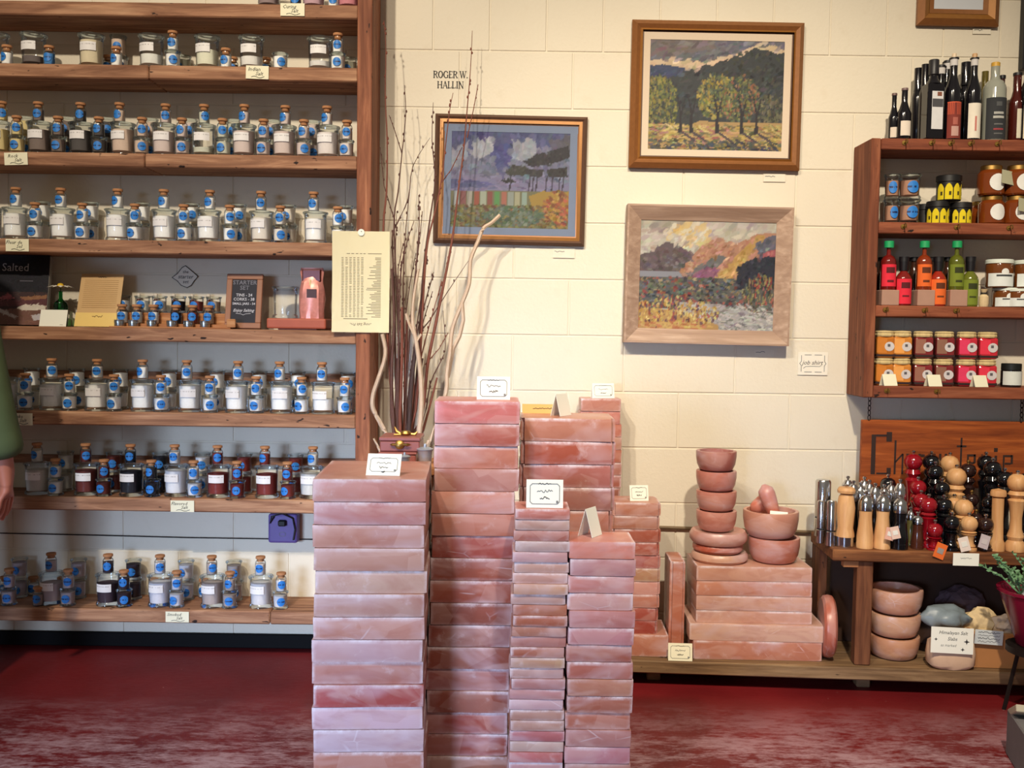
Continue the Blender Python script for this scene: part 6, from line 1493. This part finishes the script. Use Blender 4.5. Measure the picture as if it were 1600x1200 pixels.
rock('salt_rock', 'large cream salt rock in the brown crate', 'rock', (wx(1530, .30, .3), -.305, zp+.052), (.055, .05, .064), (224, 196, 148), 2)
rock('salt_rock', 'dark plum-grey rock behind the cream salt rock', 'rock', (wx(1502, .215, .33), -.21, zp+.125), (.075, .042, .05), (96, 76, 84), 3)
rock('salt_rock', 'small pale rock in the crate wrapped in clear film', 'rock', (wx(1566, .33, .25), -.345, zp+.085), (.045, .036, .035), (222, 196, 168), 4)
rock('plastic_bag', 'grey-blue plastic bag of salt left of the crate', 'bag', (wx(1479, .33, .25), -.325, zp+.100), (.076, .045, .042), (150, 164, 172), 7, plain('grey_film', (128, 140, 146), .4, var=.35, scale=30), .42)
t = thing('salt_sack', 'cream sack behind the large white sign', 'sack', (wx(1486, .40, .15), -.395, zp+.0003), BA)
m = MB(); n = 16
Vv = []
for r_, (zz_, k_) in enumerate(((0, .85), (.015, 1.0), (.05, 1.02), (.085, .95), (.10, .7))):
    for i in range(n):
        a_ = 2*PI*i/n; ca, sa = math.cos(a_), math.sin(a_); sg = lambda v: math.copysign(abs(v)**.5, v)
        Vv.append((.074*k_*sg(ca), .038*k_*sg(sa), zz_+(.006*abs(ca) if r_ == 0 else .004*noise.noise(Vector((ca*3, sa*3, zz_*30))))))
m.add(Vv, [(r_*n+i, r_*n+(i+1) % n, (r_+1)*n+(i+1) % n, (r_+1)*n+i) for r_ in range(4) for i in range(n)]+[tuple(range(n))[::-1], tuple(4*n+i for i in range(n))])
ob('sack_body', m.mesh('sack_body', plain('cream_sack', (216, 182, 152), .7, var=.12, scale=30), 60), t)
t = thing('salt_sign', 'white hand-lettered sign with stars leaning on the cream sack', 'sign', at(1487, 1021, .442), rot=(rad(-4), rad(1.5), BA))
sw_, sh2 = 66/488, 41/488
ob('card_front', bevbox('card_front', sw_, .0015, sh2, M_PAPER, 0), t, (0, 0, sh2/2))
for txt, sz, xx, z_ in (('Himalayan Salt', .0155, .002, .062), ('Slabs', .0155, 0, .042), ('as marked', .012, -.012, .022)): ob('writing', text_mesh(txt, sz, M_GREYINK if sz < .014 else M_INK, shear=.25), t, (xx, -.0012, z_), UP)
star = lambda R_: [(R_*(1 if i % 2 == 0 else .35)*math.sin(i*PI/4), R_*(1 if i % 2 == 0 else .35)*math.cos(i*PI/4)) for i in range(8)]
for xx, z_, R_ in ((-.052, .044, .006), (.046, .040, .010), (.034, .014, .007)):
    m = MB(); m.add([(a_, -.0012, b_) for a_, b_ in star(R_)], [tuple(range(8))]); ob('star', m.mesh('star', M_INK, 0), t, (xx, 0, z_))
t = thing('handwritten_tag', 'grey handwritten tag on the front of the brown crate', 'tag', at(1545, 996, .418), rot=(0, rad(3), BA))
ob('card_front', bevbox('card_front', 44/488, .0012, 23/488, plain('grey_card', (206, 212, 210), .7), 0), t)
for k in range(4): ob('writing', MB().ribbon(scribble(.07, .003, 60+k, 22), .0014, -.0012).mesh('writing', M_GREYINK if k % 2 else M_INK, 0), t, (0, 0, .016-.010*k))
# potted plant in a red pot hung at the right
dP = .56
pc = at(1606, 985, dP); 
zpot0 = zp-.0
pot_x = wx(1622, dP, .3)
zr = at(1600, 925, dP).z
t = thing('plant_stool', 'dark plant stool at the right edge under the red pot', 'stool', (pot_x, -dP, 0))
zst = zr-.17
ob('seat', MB().lathe([(0, zst-.02), (.09, zst-.02), (.09, zst), (0, zst)], 20, caps=False).mesh('seat', M_IRON), t)
for k in range(3):
    a_ = 2*PI*k/3+.5; ob('leg', MB().tube([(.05*math.cos(a_), .05*math.sin(a_), zst-.02), (.085*math.cos(a_), .085*math.sin(a_), 0)], .007, 6).mesh('leg', M_IRON), t)
t = thing('red_plant_pot', 'tapered dark red pot holding a green succulent', 'pot', (pot_x, -dP, zst+.0003))
ob('pot_body', MB().lathe([(0, 0), (.055, 0), (.06, .004), (.115, .165), (.122, .17), (.122, .178), (.110, .178), (.104, .16), (0, .155)], 26, caps=False).mesh('pot_body', plain('red_glaze', (126, 20, 52), .25, var=.1)), t)
ob('gravel', rock('tmp', 'x', 'x', (0, 0, 0), (.05, .045, .03), (236, 236, 236), 11).data, t, (-.025, -.05, .150), color=(232, 232, 232))
bpy.data.objects.remove(bpy.data.objects['tmp'])
t = thing('succulent_plant', 'bushy grey-green succulent growing in the red pot', 'plant', (pot_x, -dP, zst+.155))
r = random.Random(8); LG = plain('succulent_green', (104, 146, 104), .55, var=.25, scale=50)
leaf = MB(); leaf.lathe([(0, -.002), (.0035, .002), (.0042, .009), (.0025, .015), (0, .018)], 5, caps=False); lf = leaf.mesh('leaf', LG, 60)
for k in range(22):
    a_ = r.uniform(PI*.55, PI*1.75); ln = r.uniform(.09, .17); sp_ = r.uniform(.5, 1.0)
    base = Vector((r.uniform(-.07, .0), r.uniform(-.06, .03), 0)); tip = base+Vector((math.cos(a_)*ln*sp_, math.sin(a_)*ln*sp_*.6, ln*(1.15-.5*sp_)))
    mid = base.lerp(tip, .5)+Vector((0, 0, .015))
    st = MB().tube([base, mid, tip], [.0028, .0024, .0015], 5)
    for i in range(16):
        u = .25+.75*i/15; p = (base.lerp(mid, u*2) if u < .5 else mid.lerp(tip, u*2-1)); dirv = Vector((r.uniform(-1, 1), r.uniform(-1, 1), r.uniform(-.2, .9))).normalized()
        b1 = dirv.orthogonal().normalized(); b2 = dirv.cross(b1); L_f = r.uniform(.010, .018)
        st.add([p+b1*.003, p+b2*.003, p-b1*.003, p-b2*.003, p+dirv*L_f*.6+b1*.0045, p+dirv*L_f*.6-b1*.0045, p+dirv*L_f], [(0, 1, 4), (1, 2, 5, 4), (2, 3, 5), (3, 0, 4, 5), (4, 5, 6)])
    ob('stem', st.mesh('stem', LG, 60), t)
# grey carton on the floor, lower right corner
q = at(1574, 1128, .95); x0_ = q.x
t = thing('grey_carton', 'grey carton on the floor in the lower right corner', 'box', (x0_+.16, -.95-.08, 0), rad(-14))
ob('box_body', bevbox('box_body', .30, .30, q.z, plain('grey_board', (108, 106, 108), .8, var=.15), .004, base=True), t)
ob('flap', bevbox('flap', .30, .02, .10, plain('pale_board', (176, 168, 148), .8, var=.1), .002), t, (0, .10, q.z+.012), (rad(62), 0, 0))

# ------------------------------------------------------------------ person at the left edge
PX, PY = -1.765, -.70
SKIN = plain('skin', (178, 112, 92), .5, var=.06, scale=8)
GREEN = plain('olive_green_jacket', (78, 94, 60), .85, var=.22, scale=16); TROUS = plain('dark_trousers', (44, 46, 56), .85, var=.1); HAIR = plain('brown_hair', (70, 48, 36), .6, var=.3, scale=80); SHOE = plain('black_shoe', (26, 24, 24), .4)
def skin_mesh(name, verts, edges, radii, mat, root=0, sub=2):
    me = bpy.data.meshes.new(name+'_skeleton'); me.from_pydata(verts, edges, []); o = bpy.data.objects.new(name, me); COL.objects.link(o)
    md = o.modifiers.new('skin', 'SKIN'); md.use_smooth_shade = True; sv = me.skin_vertices[0].data if me.skin_vertices else None
    if sv is None:
        bm = bmesh.new(); bm.from_mesh(me); bm.verts.layers.skin.verify(); bm.to_mesh(me); bm.free(); sv = me.skin_vertices[0].data
    for i, rr in enumerate(radii):
        sv[i].radius = rr if hasattr(rr, '__len__') else (rr, rr); sv[i].use_root = (i == root)
    o.modifiers.new('sub', 'SUBSURF').levels = sub
    bpy.context.view_layer.update(); dg = bpy.context.evaluated_depsgraph_get(); ev = o.evaluated_get(dg)
    m2 = bpy.data.meshes.new_from_object(ev); m2.name = name; bpy.data.objects.remove(o)
    m2.materials.clear(); m2.materials.append(mat); m2.polygons.foreach_set('use_smooth', [True]*len(m2.polygons)); return m2
per = thing('person', 'person in an olive green jacket at the left photo edge', 'person', (PX, PY, 0))
# joints, local to the person; facing +y (towards the shelves)
V = [(0, 0, .92), (0, 0, 1.08), (0, -.005, 1.25), (0, -.01, 1.36), (0, 0, 1.43), (0, .01, 1.50), (0, .015, 1.56), (0, .01, 1.63), (0, .0, 1.66)]
E = [(0, 1), (1, 2), (2, 3), (3, 4), (4, 5), (5, 6), (6, 7), (7, 8)]
RR = [(.15, .11), (.135, .10), (.16, .105), (.10, .08), (.055, .055), (.065, .075), (.075, .092), (.065, .08), (.03, .035)]
def arm(sgn, pts, rs):
    p = 3
    for q_, r_ in zip(pts, rs):
        V.append((sgn*q_[0], q_[1], q_[2])); RR.append(r_); E.append((p, len(V)-1)); p = len(V)-1
    return p
wr = arm(1, [(.16, 0, 1.335), (.195, -.01, 1.15), (.24, -.015, .93), (.262, .01, .765)], [.055, .046, .038, .028])
hand_r = len(V)
def hand(sgn, w_):
    wx_, wy_, wz_ = V[w_]
    V.append((wx_, wy_+.008, wz_-.045)); RR.append((.022, .036)); E.append((w_, len(V)-1)); palm = len(V)-1
    V.append((wx_-.002*sgn, wy_+.012, wz_-.085)); RR.append((.017, .038)); E.append((palm, len(V)-1)); kn_ = len(V)-1
    for k, (dy, L_) in enumerate(((.033, .068), (.012, .078), (-.010, .073), (-.031, .058))):
        b0 = len(V); V.append((wx_-.004*sgn, wy_+.012+dy, wz_-.100)); RR.append(.0095); E.append((kn_, b0))
        V.append((wx_-.012*sgn, wy_+.014+dy, wz_-.100-L_*.55)); RR.append(.0085); E.append((b0, b0+1))
        V.append((wx_-.026*sgn, wy_+.014+dy*.95, wz_-.100-L_*.95)); RR.append(.007); E.append((b0+1, b0+2))
    b0 = len(V); V.append((wx_-.012*sgn, wy_+.045, wz_-.060)); RR.append(.012); E.append((palm, b0)); V.append((wx_-.022*sgn, wy_+.060, wz_-.090)); RR.append(.010); E.append((b0, b0+1)); V.append((wx_-.028*sgn, wy_+.062, wz_-.115)); RR.append(.008); E.append((b0+1, b0+2))
hand(1, wr)
wl = arm(-1, [(.16, 0, 1.335), (.20, -.01, 1.15), (.20, .02, .95), (.16, .18, .93)], [.055, .046, .038, .028]); hand(-1, wl)
def leg(sgn):
    p = 0
    for q_, r_ in (((.09, 0, .84), .088), ((.10, .01, .48), .056), ((.10, -.01, .10), .042), ((.10, -.02, .05), .04), ((.105, .10, .03), (.042, .03)), ((.108, .16, .025), (.036, .022))):
        V.append((sgn*q_[0]-.07, q_[1]-.05, q_[2])); RR.append(r_); E.append((p, len(V)-1)); p = len(V)-1
leg(1); leg(-1)
body = ob('body', skin_mesh('body', V, E, RR, SKIN), per)
# face
m = MB(); m.tube([(0, .085, 1.585), (0, .108, 1.562), (0, .112, 1.548), (0, .095, 1.542)], [.006, .009, .012, .008], 8); ob('nose', m.mesh('nose', SKIN, 60), body)
for sx in (-1, 1):
    ob('eye', MB().lathe([(0, -.008), (.006, -.006), (.0085, 0), (.006, .006), (0, .008)], 10, (sx*.030, .088, 1.590), False).mesh('eye', M_INK), body)
    ob('ear', MB().lathe([(0, -.028), (.010, -.02), (.013, 0), (.011, .02), (0, .028)], 10, (sx*.076, .01, 1.565), False).mesh('ear', SKIN, 60), body)
ob('mouth', MB().tube([(-.022, .088, 1.518), (0, .098, 1.517), (.022, .088, 1.518)], [.003, .005, .003], 6).mesh('mouth', plain('lips', (150, 80, 76), .5)), body)
bm = bmesh.new(); bmesh.ops.create_icosphere(bm, subdivisions=4, radius=1.0)
bmesh.ops.delete(bm, geom=[v for v in bm.verts if (v.co.y > .25 and v.co.z < .45) or v.co.z < -.75], context='VERTS')
for v in bm.verts: v.co = Vector((v.co.x*.092, v.co.y*.108+.0, v.co.z*.118))*(1+.05*noise.noise(v.co*5))+Vector((0, .008, 1.597))
hm = bpy.data.meshes.new('hair'); bm.to_mesh(hm); bm.free(); hm.materials.append(HAIR); hm.polygons.foreach_set('use_smooth', [True]*len(hm.polygons)); ob('hair', hm, per)
JV = [(0, 0, .80), (0, 0, .95), (0, 0, 1.10), (0, -.005, 1.25), (0, -.008, 1.355), (0, 0, 1.41)]; JE = [(i, i+1) for i in range(5)]; JR = [(.205, .15), (.185, .14), (.17, .13), (.185, .13), (.125, .10), (.075, .075)]
for sgn, pts in ((1, ((.165, 0, 1.335), (.20, -.01, 1.15), (.243, -.015, .95), (.256, .0, .845), (.267, .006, .775))), (-1, ((.165, 0, 1.335), (.21, -.01, 1.15), (.21, .02, .96), (.18, .12, .94)))):
    p = 4
    for q_, r_ in zip(pts, (.074, .064, .060, .060, .068)):
        JV.append((sgn*q_[0], q_[1], q_[2])); JR.append(r_); JE.append((p, len(JV)-1)); p = len(JV)-1
ob('jacket', skin_mesh('jacket', JV, JE, JR, GREEN, 1), per)
TV = [(0, 0, .93), (.02, -.05, .84), (.03, -.04, .48), (.03, -.06, .09), (-.16, -.05, .84), (-.17, -.04, .48), (-.17, -.06, .09)]
ob('trousers', skin_mesh('trousers', TV, [(0, 1), (1, 2), (2, 3), (0, 4), (4, 5), (5, 6)], [(.158, .118), .10, .072, .062, .10, .072, .062], TROUS, 0), per)
for sx in (-1, 1):
    ob('shoe', skin_mesh('shoe', [(sx*.10-.07, -.10, .045), (sx*.10-.07, -.02, .055), (sx*.106-.07, .07, .045), (sx*.108-.07, .14, .036)], [(0, 1), (1, 2), (2, 3)], [(.045, .042), (.05, .05), (.052, .04), (.036, .028)], SHOE, 1), per)
